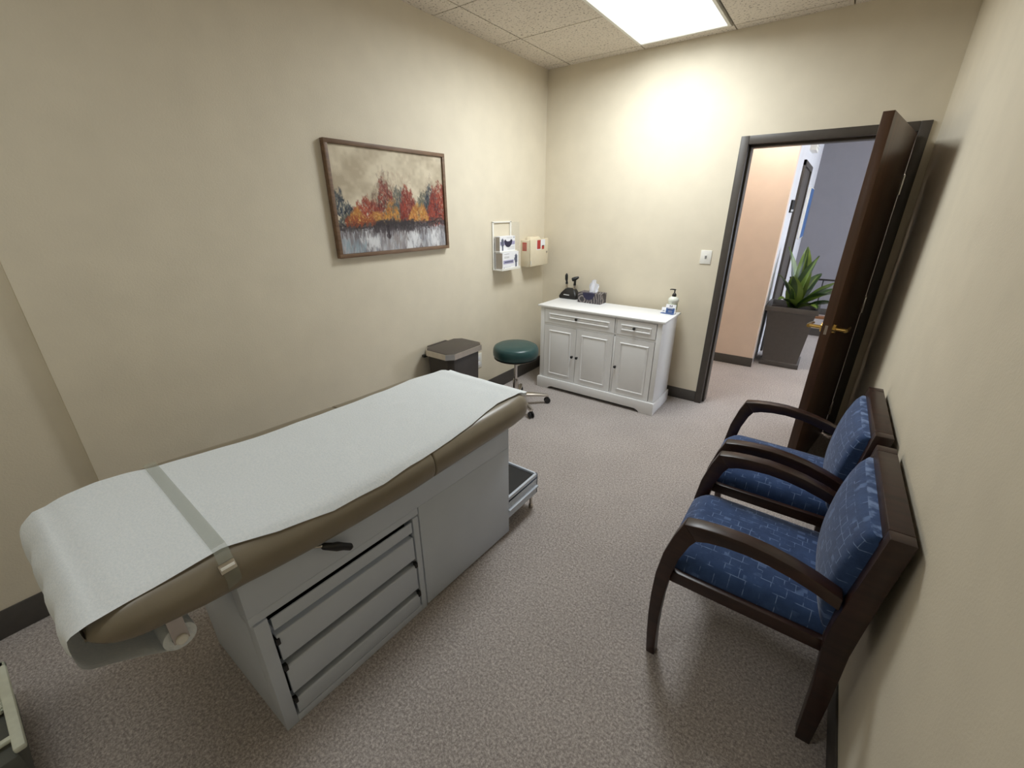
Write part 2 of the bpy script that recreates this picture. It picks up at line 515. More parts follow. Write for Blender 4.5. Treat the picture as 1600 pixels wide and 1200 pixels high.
# ------------------------------------------------------------------ hallway shell
struct(MB().box((-.2, 1.30, 0), (1.90, 1.42, RH + .03), 'peach').build('wall_hall_left', smooth=0, origin=(0, 0, 0)),
       'peach wall facing the doorway in the hall', 'wall')
struct(MB().box((1.78, 1.42, 0), (1.90, HY, RH + .03), 'white_wall').build('wall_hall_side', smooth=0, origin=(0, 0, 0)),
       'white hall wall running away behind the planter', 'wall')
struct(MB().box((1.78, HY, 0), (HX, HY + .12, RH + .03), 'grey_wall').build('wall_hall_far', smooth=0, origin=(0, 0, 0)),
       'blue grey wall at the far end of the hall', 'wall')
b = MB().box((HX, 0, 0), (HX + .12, 1.2, RH + .03), 'white_wall').box((HX, 3.8, 0), (HX + .12, HY + .12, RH + .03), 'white_wall')
b.box((HX, 1.2, 0), (HX + .12, 3.8, .6), 'white_wall').box((HX, 1.2, 2.5), (HX + .12, 3.8, RH + .03), 'white_wall')
struct(b.build('wall_hall_right', smooth=0, origin=(0, 0, 0)), 'white hall wall holding the window', 'wall')
struct(MB().box((-.32, .12, 0), (-.2, 1.42, RH + .03), 'peach').build('wall_hall_end', smooth=0, origin=(0, 0, 0)), 'peach end of the hall', 'wall')
baseboard('baseboard_hall_left', (-.2, 1.292, 0), (1.908, 1.30, .1), 'dark grey baseboard under the peach hall wall')
baseboard('baseboard_hall_far', (1.9, HY - .008, 0), (HX, HY, .1), 'dark baseboard under the blue grey hall wall')
b = MB()
b.box((1.90, 2.02, 0), (1.925, 2.075, 2.08), 'frame_paint').box((1.90, 3.095, 0), (1.925, 3.15, 2.08), 'frame_paint').box((1.90, 2.02, 2.026), (1.925, 3.15, 2.08), 'frame_paint')
struct(b.build('trim_2', bevel=.003), 'dark frame of the closed door in the white hall wall', 'door frame')
b = MB().box((1.895, 2.076, .01), (1.908, 3.094, 2.025), 'frame_paint')
d2 = struct(b.build('door_2', bevel=.002), 'dark closed door in the white hall wall', 'door')
# window with daylight on the hall's right side
win = struct(MB().ring(1.2, 3.8, .6, 2.5, .05, HX - .01, HX + .08, 'white_plastic').box((HX, 2.48, .65), (HX + .06, 2.52, 2.45), 'white_plastic').build('window_1', origin=(HX, 2.5, .6)), 'white framed hall window giving daylight', 'window')
MB().box((HX + .04, 1.25, .65), (HX + .05, 3.75, 2.45), 'daylight').build('pane', win)

def troffer(x0, x1, y0, y1, mat, label, power=0):
    t = thing('ceiling_light', ((x0 + x1) / 2, (y0 + y1) / 2, RH), label, 'ceiling light')
    b = MB(); w = .018
    for a, c in (((x0 - w, y0 - w), (x1 + w, y0)), ((x0 - w, y1), (x1 + w, y1 + w)), ((x0 - w, y0), (x0, y1)), ((x1, y0), (x1 + w, y1))):
        b.box((*a, RH - .004), (*c, RH + .03), 'white_plastic')
    b.box((x0 - w, y0 - w, RH + .022), (x1 + w, y1 + w, RH + .03), 'white_plastic')
    b.build('light_frame', t)
    MB().box((x0, y0, RH + .002), (x1, y1, RH + .008), mat).build('diffuser', t)
    if power:      # the tubes' light as it leaves the prismatic lens, cut off at shallow angles
        L = bpy.data.lights.new('troffer_tubes', 'AREA'); L.shape = 'RECTANGLE'
        L.size, L.size_y, L.energy, L.spread, L.color = x1 - x0 - .06, y1 - y0 - .50, power, math.radians(172), (.92, .975, 1)
        lo = bpy.data.objects.new('troffer_tubes', L); COL.objects.link(lo); lo.parent = t; lo.location = (0, -.17, -.002)
troffer(.872, 1.458, -1.355, -.122, 'lamp', 'bright rectangular fluorescent ceiling light above the doorway wall', TROFFER_POWER)
troffer(.872, 1.458, -4.555, -3.322, 'fill_lamp', 'added dim rectangular fill light in the ceiling, unseen, over the head end of the table', FILL_POWER)  # added out of view to brighten the near end of the room
troffer(1.51, 2.10, .56, 1.16, 'hall_lamp', 'warm square ceiling light over the hall in front of the peach wall')

# ------------------------------------------------------------------ exam table
ET = thing('exam_table', (.98, -2.95, 0), 'white steel exam table with taupe padded top and drawers', 'exam table')
FX = lambda y: 1.235 + (y + 3.513) * .03376           # front face x at y
BZ = .652
def fbox(mb, y0, y1, d0, d1, z0, z1, m):              # box on the front face, d = outwards offset
    c = [(FX(y0) + d0, y0), (FX(y0) + d1, y0), (FX(y1) + d1, y1), (FX(y1) + d0, y1)]
    return mb.hexa([(x, y, z0) for x, y in c], [(x, y, z1) for x, y in c], m)
b = MB()
YA, YB = -3.513, -2.328
b.hexa([(.70, YA, 0), (FX(YA) - .06, YA, 0), (FX(YB) - .06, YB, 0), (.74, YB, 0)],
       [(.70, YA, BZ), (FX(YA) - .06, YA, BZ), (FX(YB) - .06, YB, BZ), (.74, YB, BZ)], 'metal_white')
fbox(b, YA, -3.474, -.06, 0, 0, .49, 'metal_white')              # left stile
fbox(b, -2.928, -2.902, -.06, 0, 0, .49, 'metal_white')          # middle stile
fbox(b, -3.474, -2.928, -.06, 0, 0, .03, 'metal_white')          # bottom rail
fbox(b, YA - .008, YB, -.06, .003, .531, BZ, 'metal_white'); fbox(b, YA - .008, -2.902, -.06, .003, .500, .531, 'metal_white')         # upper apron
fbox(b, -3.474, -2.928, -.061, -.055, .03, .502, 'gap')  # black backing plate paints the shade inside the drawer opening
b.build('base_cabinet', ET, bevel=.002)
fbox(MB(), -2.898, YB, -.06, .003, .012, .5305, 'metal_white').build('side_door', ET, bevel=.0025)
def drawer(z0, z1, lip):
    b = MB()
    # profile (d, z): sheet front with a recessed finger channel along its top
    prof = [(-.012, z0), (.0, z0), (.0, z1 - .032), (-.004, z1 - .028), (-.046, z1 - .030), (-.046, z1 - .036), (-.012, z1 - .040)]
    if lip:
        prof = [(-.012, z0), (.0, z0), (.0, z1 - .080), (-.004, z1 - .076), (-.036, z1 - .078), (-.036, z1 - .046), (.0, z1 - .050), (.001, z1), (-.005, z1), (-.006, z1 - .04), (-.044, z1 - .040), (-.044, z1 - .086), (-.012, z1 - .088)]
    y0, y1 = -3.466, -2.936
    n = len(prof)
    vs = [(FX(y0) + d, y0, z) for d, z in prof] + [(FX(y1) + d, y1, z) for d, z in prof]
    b.add(vs, [tuple(range(n))[::-1], tuple(range(n, 2 * n))] + [(i, (i + 1) % n, n + (i + 1) % n, n + i) for i in range(n)], 'metal_white')
    o = b.build('drawer', ET, bevel=.0015, smooth=30)
    for yy in (-3.4655, -2.9365):
        if lip and yy > -3: continue
        fbox(MB(), yy - .006, yy + .006, -.012, .005, z1 - (.11 if lip else .04), z1 - (.085 if lip else .015), 'black').build('bumper', o, bevel=.002)
drawer(.296, .480, True); drawer(.136, .290, False); drawer(.036, .130, False)

# cushions
XR = [(-2.19, 1.322), (-2.35, 1.336), (-2.68, 1.332), (-2.96, 1.332), (-3.17, 1.320), (-3.33, 1.305), (-3.51, 1.280), (-3.65, 1.270), (-3.79, 1.258)]
XL = [(-2.19, .745), (-2.30, .695), (-2.45, .655), (-2.72, .646), (-2.96, .627), (-3.17, .612), (-3.34, .580), (-3.49, .556), (-3.62, .540), (-3.79, .56)]
ZB = [(-2.19, .652), (-3.45, .652), (-3.6, .660), (-3.79, .69)]
ZT, CR = .79, .062
def section(y, ins_x, ins_z):
    xl, xr, zb, zt = interp(XL, y) + ins_x, interp(XR, y) - ins_x, interp(ZB, y) + ins_z, ZT - ins_z
    r = min(CR, (zt - zb) / 2 * .98, (xr - xl) / 2)
    pts = []
    for cx, cz, a0 in ((xr - r, zt - r, 90), (xl + r, zt - r, 180), (xl + r, zb + r, 270), (xr - r, zb + r, 0)):
        for k in range(8):
            a = math.radians(a0 + (-90 if cx > 1 and cz > (zt + zb) / 2 else 0) + 90 * k / 7)
            pts.append((cx + r * math.cos(a), cz + r * math.sin(a)))
    return pts
def ordered_section(y, ix, iz):
    xl, xr, zb, zt = interp(XL, y) + ix, interp(XR, y) - ix, interp(ZB, y) + iz, ZT - iz
    r = max(.002, min(CR, (zt - zb) / 2 * .98))
    out = []
    for cx, cz, a0 in ((xr - r, zb + r, -90), (xr - r, zt - r, 0), (xl + r, zt - r, 90), (xl + r, zb + r, 180)):
        for k in range(9):
            a = math.radians(a0 + 90 * k / 8); out.append((cx + r * math.cos(a), y, cz + r * math.sin(a)))
    return out
def cushion(name, y0, y1, r0, r1, p0, p1):
    """y0>y1; r end roundness in z, p plan roundness"""
    rings = []; N = 9
    for k in range(N + 1):
        a = PI / 2 * k / N
        rings.append(ordered_section(y0 - r0 * (1 - math.cos(PI / 2 - a)) if False else y0 - r0 * (1 - math.cos(a)), p0 * (1 - math.sin(a)), min(r0, .064) * (1 - math.sin(a))))
    for k in range(1, 24):
        y = (y0 - r0) + ((y1 + r1) - (y0 - r0)) * k / 24
        rings.append(ordered_section(y, 0, 0))
    for k in range(N, -1, -1):
        a = PI / 2 * k / N
        rings.append(ordered_section(y1 + r1 * (1 - math.cos(a)), p1 * (1 - math.sin(a)), min(r1, .064) * (1 - math.sin(a))))
    return MB().loft(rings, 'leather').build(name, ET, smooth=60)
cushion('seat_cushion', -2.19, -2.853, .075, .008, .06, .006)
back_cush = cushion('back_cushion', -2.855, -3.80, .008, .10, .006, .05)
def topz(y, x):
    xl, xr = interp(XL, y), interp(XR, y)
    d = max(0, x - (xr - CR), (xl + CR) - x)
    z = ZT - CR + math.sqrt(max(0, CR * CR - min(d, CR) ** 2))
    if y > -2.265:   # foot-end roll
        q = min(1, (y + 2.265) / .075); z -= .066 * (1 - math.sqrt(max(0, 1 - q * q)))
    if y < -3.70:
        q = min(1, (-3.70 - y) / .10); z -= .05 * (1 - math.sqrt(max(0, 1 - q * q)))
    return z

# strap over the paper
b = MB(); rows = []
for k in range(41):
    t = k / 40
    if t < .8:
        x = .60 + (1.262 - .60) * t / .8; y = -3.500 - .027 * t / .8; z = topz(y, x) + .009
    else:
        a = (t - .8) / .2 * 1.7 + .15
        xr = interp(XR, -3.53); y = -3.528
        x = xr - CR + (CR + .004) * math.sin(a + .55); z = ZT - CR + (CR + .004) * math.cos(a + .55)
    rows.append([(x, y - .017, z), (x, y + .017, z), (x, y + .017, z + .0012), (x, y - .017, z + .0012)])
b.loft(rows, 'strap')
st = tag(b.build('strap', ET, smooth=40), 'clear plastic strap across the paper')
b = MB()
a = 1.0; xr = interp(XR, -3.53); c = Vector((xr - CR + (CR + .008) * math.sin(a), -3.532, ZT - CR + (CR + .008) * math.cos(a)))
tdir = Vector((math.cos(a), 0, -math.sin(a))); nd = Vector((math.sin(a), 0, math.cos(a))); yd = Vector((0, 1, 0))
def orient_box(mb, c, u, v, n, hu, hv, hn, m):
    vs = [c + su * hu * u + sv * hv * v - hn * n for su, sv in ((-1, -1), (1, -1), (1, 1), (-1, 1))]
    return mb.hexa([tuple(p) for p in vs], [tuple(p + 2 * hn * n) for p in vs], m)
orient_box(b, c, tdir, yd, nd, .013, .019, .004, 'chrome')
orient_box(b, c + nd * .004, tdir, yd, nd, .005, .017, .002, 'white_plastic')
tag(b.build('buckle', st, bevel=.001), 'shiny silver buckle')

# lever
b = MB().tube([(1.236, -3.335, .652), (1.252, -3.32, .652), (1.262, -3.305, .648), (1.266, -3.285, .637)], .005, 'chrome')
lv = b.build('release_lever', ET)
b = MB().tube([(1.265, -3.290, .640), (1.266, -3.284, .636), (1.269, -3.262, .619), (1.271, -3.245, .608), (1.273, -3.225, .594), (1.275, -3.205, .578), (1.2755, -3.199, .573)],
              [.006, .011, .0125, .015, .012, .012, .006], 'black', 12)
tag(b.build('lever_grip', lv), 'black lever grip')

# pull-out step
b = MB()
sx0, sx1, sy0, sy1 = .80, 1.272, -2.33, -2.045
b.box((sx0, sy0, .09), (sx0 + .014, sy1, .222), 'metal_white').box((sx1 - .014, sy0, .09), (sx1, sy1, .222), 'metal_white')
b.box((sx0, sy1 - .012, .09), (sx1, sy1, .222), 'metal_white').box((sx0, sy0, .19), (sx1, sy1, .205), 'metal_white')
b.box((sx1 - .014, sy0, .137), (sx1 + .014, sy1 - .01, .15), 'metal_white')
step = b.build('pull_out_step', ET, bevel=.002)
MB().box((sx0 + .016, sy0, .205), (sx1 - .016, sy1 - .014, .211), 'rubber').build('tread', step)
for fx in (sx0 + .02, sx1 - .02):
    MB().lathe((fx, sy1 - .035, 0), [(.011, 0), (.013, .004), (.013, .02), (.009, .024), (.009, .1)], 'steel', 12).build('foot', step)

# paper roll holder under the head end
b = MB()
b.tube([(.60, -3.655, .572), (1.20, -3.655, .572)], .010, 'black', 12)
for hx in (.60,):
    b.box((hx - .006, -3.675, .56), (hx + .006, -3.635, .672), 'steel')
b.box((1.19, -3.672, .565), (1.197, -3.638, .672), 'steel')
b.lathe((0, -3.655, .572), [(.0135, 1.186), (.0135, 1.202), (.010, 1.205), (.0, 1.205)], 'white_plastic', 20, 'x')
b.build('paper_roll_holder', ET)

# exam paper: roll + sheet (rests on the table, so a thing of its own)
XN = [(-2.19, 1.290), (-2.28, 1.287), (-2.41, 1.275), (-2.61, 1.303), (-2.76, 1.312), (-2.9, 1.317), (-3.07, 1.317), (-3.25, 1.303), (-3.40, 1.275), (-3.52, 1.236), (-3.6, 1.237), (-3.71, 1.234), (-3.80, 1.238)]
XF = [(-2.19, .775), (-2.27, .765), (-2.45, .733), (-2.63, .742), (-2.76, .735), (-3.0, .724), (-3.2, .704), (-3.36, .668), (-3.5, .634), (-3.56, .605), (-3.64, .59), (-3.73, .61), (-3.80, .622)]
rows = []; NC = 48
def wr(x, y): return .0035 * mnoise.noise((x * 5, y * 5, 0)) + .0016 * mnoise.noise((x * 17, y * 13, 3))
def prow(y, zfun, xa, xb): return [((xa + (xb - xa) * k / NC), y, zfun(xa + (xb - xa) * k / NC)) for k in range(NC + 1)]
for z in (.755, .772): rows.append(prow(-2.186, lambda x: z, .775, 1.283))
n = 110
for k in range(n + 1):
    y = -2.19 + (-3.785 + 2.19) * k / n
    def zf(x):
        lift = .0
        if y > -2.30: lift = .012 * min(1, (y + 2.30) / .08)
        return max(topz(y, x), ZT - (.008 if y < -3.7 else .022) if y < -3.7 or y > -2.265 else 0) + .0075 + wr(x, y) + lift * .5
    rows.append(prow(y, zf, interp(XF, y), interp(XN, y)))
loop = [(-3.803, .783), (-3.816, .776), (-3.824, .765), (-3.828, .745), (-3.830, .715), (-3.830, .685), (-3.826, .668), (-3.816, .650), (-3.79, .630), (-3.745, .598), (-3.70, .563), (-3.672, .541), (-3.655, .5345)]
for i, (y, z) in enumerate(loop):
    t = (i + 1) / len(loop); sag = .045 * math.sin(PI * min(1, t * 1.05))
    xa, xb = .622 - .02 * t, 1.238 - .056 * t
    rows.append([(xa + (xb - xa) * k / NC, y - .005 * math.sin(k * .5) * math.sin(PI * t), z - sag * math.sin(PI * min(1, (1 - k / NC) * .75)) + .003 * math.sin(k * .37 + i) * math.sin(PI * t)) for k in range(NC + 1)])
b = MB(); b.loft(rows, 'paper', closed=False)
pap = b.build('table_paper', smooth=80, origin=(.98, -2.95, ZT), fix=False)
tag(pap, 'white crepe paper sheet covering the padded exam table top', 'table paper')
b = MB(); b.lathe((0, -3.655, .572), [(.018, .602), (.037, .602), (.037, 1.186), (.029, 1.186), (.029, 1.1862), (.018, 1.1862), (.018, .602)], 'paper', 28, 'x')
tag(b.build('paper_roll', pap), 'paper roll under the head end')

# ------------------------------------------------------------------ white buffet cabinet
CB = thing('buffet_cabinet', (.855, -.3, 0), 'white wooden cabinet with two drawers and three doors beside the stool', 'cabinet')
F = -.495
b = MB()
b.box((.297, F + .018, .1), (1.413, -.105, .785), 'cab_white')
b.box((.297, F, .1), (.339, F + .02, .785), 'cab_white').box((1.373, F, .1), (1.413, F + .02, .785), 'cab_white')
b.box((1.026, F, .64), (1.038, F + .02, .785), 'cab_white').box((.339, F, .626), (1.373, F + .02, .646), 'cab_white')
b.box((1.024, F, .1), (1.042, F + .02, .64), 'cab_white').box((.339, F, .1), (1.373, F + .02, .112), 'cab_white')
b.box((.339, F, .775), (1.373, F + .02, .785), 'cab_white')
b.build('carcass', CB, bevel=.0015)
MB().box((.27, -.508, .785), (1.432, -.092, .803), 'cab_white').build('top', CB, bevel=.004)
def pl_front():
    pts = [(.281, 0), (.395, 0), (.41, .018), (.44, .030), (1.27, .030), (1.30, .018), (1.315, 0), (1.429, 0), (1.429, .1), (1.42, .11), (.29, .11), (.281, .1)]
    return pts
b = MB().prism(pl_front(), (-.515, -.495), 'cab_white', lambda a, c, d: (a, d, c))
b.box((.281, -.495, 0), (.297, -.105, .105), 'cab_white').box((1.413, -.495, 0), (1.429, -.105, .105), 'cab_white')
b.build('plinth', CB, bevel=.002)
def raised(name, x0, x1, z0, z1, mx, mz, knob):
    b = MB(); y = F - .003
    b.box((x0, y, z0), (x1, F + .016, z1), 'cab_white')
    # moulded border: four sloped strips and a raised field
    a0, a1, c0, c1 = x0 + mx, x1 - mx, z0 + mz, z1 - mz
    w, h = .016, .007
    def q(d, yy): return [(a0 + d, yy, c0 + d), (a1 - d, yy, c0 + d), (a1 - d, yy, c1 - d), (a0 + d, yy, c1 - d)]
    R = [q(0, y), q(.004, y - h), q(.010, y - h), q(w, y - .001), q(w + .012, y - .0045)]
    vs = [p for r in R for p in r]; fs = []
    for i in range(len(R) - 1):
        for j in range(4):
            k = (j + 1) % 4; fs.append((i * 4 + j, i * 4 + k, (i + 1) * 4 + k, (i + 1) * 4 + j))
    fs.append(tuple(range(16, 20)))
    b.add(vs, fs, 'cab_white')
    o = b.build(name, CB, bevel=0, smooth=20)
    kx, kz = knob
    tag(MB().lathe((kx, y, kz), [(.0, -.026), (.009, -.025), (.0125, -.020), (.0125, -.016), (.006, -.011), (.005, -.001), (.008, 0)], 'black', 16, 'y').build('knob', o), 'black round knob')
raised('drawer', .343, 1.022, .648, .773, .045, .036, (.671, .716))
raised('drawer', 1.042, 1.369, .648, .773, .036, .036, (1.195, .716))
raised('door', .343, .672, .114, .624, .052, .042, (.645, .366))
raised('door', .676, 1.021, .114, .624, .05, .042, (.693, .366))
raised('door', 1.045, 1.369, .114, .624, .04, .042, (1.062, .362))
CT = .803

# things on the cabinet
ch = thing('diagnostic_charger', (.365, -.075, CT), 'black charging stand on the white cabinet near the corner', 'charging stand')
b = MB(); rings = []
for z, x0, x1, y0, y1 in ((CT, .272, .46, -.135, -.035), (CT + .02, .268, .464, -.138, -.033), (CT + .05, .283, .452, -.128, -.035), (CT + .085, .312, .425, -.105, -.04), (CT + .095, .325, .412, -.095, -.048)):
    r = .02; ring = []
    for cx, cy, a0 in ((x1 - r, y0 + r, -90), (x1 - r, y1 - r, 0), (x0 + r, y1 - r, 90), (x0 + r, y0 + r, 180)):
        for k in range(5):
            a = math.radians(a0 + 90 * k / 4); ring.append((cx + r * math.cos(a), cy + r * math.sin(a), z))
    rings.append(ring)
b.loft(rings, 'black').build('charger_body', ch, smooth=50)
tag(MB().hexa([(.325, -.1365, CT + .036), (.385, -.1365, CT + .034), (.385, -.134, CT + .034), (.325, -.134, CT + .036)],
              [(.325, -.1325, CT + .043), (.385, -.1325, CT + .041), (.385, -.130, CT + .041), (.325, -.130, CT + .043)], 'pale_print').build('maker_mark', ch), 'pale lettering strip')
op = thing('ophthalmoscope', (.325, -.075, CT + .09), 'slim black headed instrument standing left in the charging stand', 'medical instrument')
MB().tube([(.325, -.085, CT + .055), (.323, -.075, CT + .10), (.322, -.075, CT + .135)], [.0125, .0125, .011], 'chrome', 14).build('handle', op)
MB().tube([(.322, -.075, CT + .133), (.322, -.075, CT + .15), (.322, -.077, CT + .158), (.321, -.082, CT + .18), (.320, -.082, CT + .215), (.319, -.078, CT + .232)],
          [.013, .011, .009, .014, .014, .006], 'black', 14).build('head', op)
ot = thing('otoscope', (.405, -.075, CT + .09), 'black hammer shaped instrument standing right in the charging stand', 'medical instrument')
MB().tube([(.403, -.09, CT + .05), (.407, -.075, CT + .10), (.409, -.075, CT + .128)], [.0135, .0135, .012], 'chrome', 14).build('handle', ot)
b = MB().tube([(.409, -.075, CT + .126), (.41, -.075, CT + .15), (.411, -.075, CT + .185)], [.014, .011, .011], 'black', 14)
b.tube([(.385, -.09, CT + .178), (.39, -.088, CT + .18), (.412, -.076, CT + .188), (.43, -.066, CT + .198), (.442, -.06, CT + .204)], [.013, .018, .019, .013, .008], 'black', 16)
b.build('head', ot)

tb = thing('tissue_box', (.632, -.14, CT), 'grey patterned cardboard tissue box on the white cabinet', 'tissue box')
b = MB().box((.517, -.205, CT), (.747, -.08, CT + .092), 'tissue_box')
# blue oval print over the top front edge
def oval(yz, z_or_y, m):
    pts = [(.625 + .06 * math.cos(q), .05 * math.sin(q)) for q in [PI * k / 14 for k in range(15)]]
    if yz == 'front': vs = [(x, -.2056, CT + .092 - d * 1.25) for x, d in pts]
    else: vs = [(x, -.205 + d * 1.2, CT + .0926) for x, d in pts]
    b.add(vs, [tuple(range(len(vs)))], m)
oval('front', 0, 'navy'); oval('top', 0, 'navy')
b.build('carton', tb, smooth=0, fix=False)
b = MB(); rows = []
for i in range(15):
    t = i / 14; row = []
    for k in range(15):
        u = k / 14 - .5
        w = .075 * (1 - .25 * t) + .02 * math.sin(t * 3)
        x = .635 + u * w + .02 * t * t * (1 if u > 0 else .3) + .008 * math.sin(k * 1.3 + i * .3)
        y = -.142 + .022 * math.sin(k * 1.15) * (1 - .35 * t) + .012 * t * u
        z = CT + .088 + t * (.118 - .05 * max(0, u) - .16 * u * u) + .003 * math.sin(k * 2.1)
        row.append((x, y, z))
    rows.append(row)
b.loft(rows, 'card_white', closed=False)
tag(b.build('tissue', tb, smooth=70, fix=False), 'white tissue pulled up through the slot')

sp = thing('soap_bottle', (1.363, -.115, CT), 'pump soap bottle on the right end of the white cabinet', 'soap bottle')
c = (1.363, -.115, 0)
MB().lathe(c, [(.030, CT), (.035, CT + .004), (.036, CT + .02), (.037, CT + .075), (.042, CT + .092), (.043, CT + .103), (.038, CT + .117), (.022, CT + .128), (.013, CT + .132), (0, CT + .133)], 'soap', 24).build('bottle', sp, smooth=50)
tag(MB().lathe(c, [(.0368, CT + .022), (.0372, CT + .024), (.0382, CT + .07), (.0375, CT + .073)], 'soap_label', 24).build('label_band', sp), 'pale green label band')
b = MB().lathe(c, [(.016, CT + .128), (.017, CT + .132), (.017, CT + .145), (.010, CT + .157), (.005, CT + .16), (.005, CT + .182), (.009, CT + .184), (.009, CT + .19), (0, CT + .191)], 'black', 18)
b.tube([(1.363, -.115, CT + .187), (1.338, -.122, CT + .188), (1.326, -.125, CT + .185)], [.0055, .0045, .004], 'black', 10)
tag(b.build('pump', sp), 'black pump head')
# cards in front of the bottle
def lean_card(name, x0, x1, y, z0, h, tilt, th, label, blue_frac, yaw=0):
    t0 = MB(); dy = math.sin(tilt) * h; dz = math.cos(tilt) * h
    nrm = (0, -math.cos(tilt), math.sin(tilt))
    def P(x, s_, off): return (x, y + dy * s_ + nrm[1] * off, z0 + dz * s_ + nrm[2] * off)
    def rect(xa, xb, sa, sb, o0, o1, m):
        t0.hexa([P(xa, sa, o0), P(xb, sa, o0), P(xb, sb, o0), P(xa, sb, o0)], [P(xa, sa, o1), P(xb, sa, o1), P(xb, sb, o1), P(xa, sb, o1)], m)
    w = x1 - x0
    rect(x0, x1, 0, 1, 0, th, 'card_white')
    if blue_frac:
        rect(x0 + .08 * w, x1 - .08 * w, .02, blue_frac, th, th + .0008, 'blue')
        rect(x0 + .2 * w, x1 - .25 * w, blue_frac * .84, blue_frac * .90, th + .0008, th + .0012, 'card_white')
        rect(x0 + .2 * w, x1 - .2 * w, blue_frac * .66, blue_frac * .76, th + .0008, th + .0012, 'navy')
        for k in range(3):
            rect(x0 + .3 * w, x1 - .3 * w, blue_frac * (.2 + .13 * k), blue_frac * (.24 + .13 * k), th + .0008, th + .0012, 'pale_print')
    s_c = .82 if blue_frac else .35; xm = (x0 + x1) / 2; e = .09 * w if blue_frac else .12 * w
    rect(xm - e * 1.5, xm - e * .6, s_c - .07, s_c + .07, th, th + .0008, 'navy')
    rect(xm + e * .6, xm + e * 1.5, s_c - .07, s_c + .07, th, th + .0008, 'navy')
    rect(xm - e * 1.5, xm + e * 1.5, s_c - .09, s_c - .05, th, th + .0008, 'navy')
    t0.rot(0, yaw, ((x0 + x1) / 2, y))
    return tag(t0.build(name, smooth=0), label, 'card')
b = MB().box((1.300, -.222, CT), (1.408, -.165, CT + .004), 'blue')
b.rot(0, -.12, (1.36, -.19))
tag(b.build('leaflet', smooth=0), 'dark blue leaflet lying flat under the small cards by the soap', 'leaflet')
lean_card('info_card', 1.331, 1.412, -.205, CT + .0045, .074, .25, .003, 'white and blue card standing upright in front of the soap bottle', .6)
lean_card('appointment_card', 1.300, 1.334, -.195, CT + .0045, .045, .42, .002, 'small white card leaning left of the blue and white card', 0, .2)

# ------------------------------------------------------------------ stool
sc = (.372, -1.0)
stl = thing('rolling_stool', (sc[0], sc[1], 0), 'round teal vinyl stool on a chrome five star base', 'stool')
MB().lathe((*sc, 0), [(0, .452), (.168, .452), (.182, .457), (.191, .475), (.193, .500), (.190, .525), (.180, .545), (.16, .556), (.08, .560), (0, .560)], 'teal', 48).build('seat', stl, smooth=60)
MB().lathe((*sc, 0), [(0, .436), (.17, .440), (.184, .448), (.184, .453), (0, .453)], 'bin_brown', 40).build('seat_pan', stl)
MB().lathe((*sc, 0), [(.0, .085), (.024, .085), (.024, .24), (.021, .25), (.0145, .252), (.0145, .44), (0, .44)], 'chrome', 20).build('column', stl)
b = MB().lathe((*sc, 0), [(0, .07), (.04, .07), (.045, .085), (.04, .115), (.026, .122), (0, .122)], 'steel', 24); b.build('hub', stl)
for k in range(5):
    a = math.radians(-28 + 72 * k); R = .285
    ux, uy = math.cos(a), math.sin(a)
    b = MB(); rings = []
    for r_, zc, w, h in ((.02, .097, .028, .020), (.1, .097, .025, .017), (.2, .088, .021, .014), (.27, .078, .017, .011), (.298, .075, .013, .009)):
        cx, cy = sc[0] + ux * r_, sc[1] + uy * r_
        rings.append([(cx - uy * w * sx, cy + ux * w * sx, zc + h * sz) for sx, sz in ((-1, -.8), (1, -.8), (1, .5), (.5, 1), (-.5, 1), (-1, .5))])
    lg = b.loft(rings, 'steel').build('leg', stl, smooth=40)
    cx, cy = sc[0] + ux * R, sc[1] + uy * R
    b = MB(); b.lathe((cx, cy, 0), [(.006, .05), (.006, .08)], 'steel', 10)
    px, py = -uy, ux
    if k == 3: px, py = ux, uy
    for s_ in (-1, 1):
        c0 = Vector((cx + px * .007 * s_, cy + py * .007 * s_, .027)); c1 = c0 + Vector((px, py, 0)) * .013 * s_
        b.tube([tuple(c0), tuple(c0 + (c1 - c0) * .2), tuple(c0 + (c1 - c0) * .8), tuple(c1)], [.024, .027, .027, .022], 'black', 16)
    b.tube([(cx - px * .012, cy - py * .012, .05), (cx + px * .012, cy + py * .012, .05)], .012, 'black', 12)
    b.build('caster', lg, smooth=50)

# ------------------------------------------------------------------ waste bin
bn = thing('waste_bin', (.2, -1.55, 0), 'dark brown pedal waste bin with a steel banded lid', 'waste bin')
def chamfer_rect(x0, x1, y0, y1, c, z, r=.0):
    return [(x0 + c, y0, z), (x1 - c, y0, z), (x1, y0 + c, z), (x1, y1 - c, z), (x1 - c, y1, z), (x0 + c, y1, z), (x0, y1 - c, z), (x0, y0 + c, z)]
b = MB().loft([chamfer_rect(.068, .298, -1.69, -1.41, .03, 0), chamfer_rect(.063, .303, -1.70, -1.40, .03, .02), chamfer_rect(.050, .313, -1.718, -1.378, .035, .6)], 'bin_brown')
b.build('body', bn, bevel=.004)
lid = MB().loft([chamfer_rect(.041, .321, -1.731, -1.349, .046, .606), chamfer_rect(.041, .321, -1.731, -1.349, .046, .648), chamfer_rect(.052, .310, -1.718, -1.362, .042, .652)], 'bin_lid').build('lid', bn, bevel=.002)
b = MB()
o_ = chamfer_rect(.0345, .3275, -1.7375, -1.3425, .048, .606); i_ = chamfer_rect(.0405, .3215, -1.7315, -1.3485, .0465, .606)
up_ = lambda r: [(x, y, .647) for x, y, z in r]
vs = o_ + up_(o_) + up_(i_) + i_; fs = []
for r_ in range(4):
    for j in range(8):
        k = (j + 1) % 8; fs.append((r_ * 8 + j, r_ * 8 + k, ((r_ + 1) % 4) * 8 + k, ((r_ + 1) % 4) * 8 + j))
b.add(vs, fs, 'steel'); tag(b.build('lid_band', lid), 'brushed steel band around the lid')
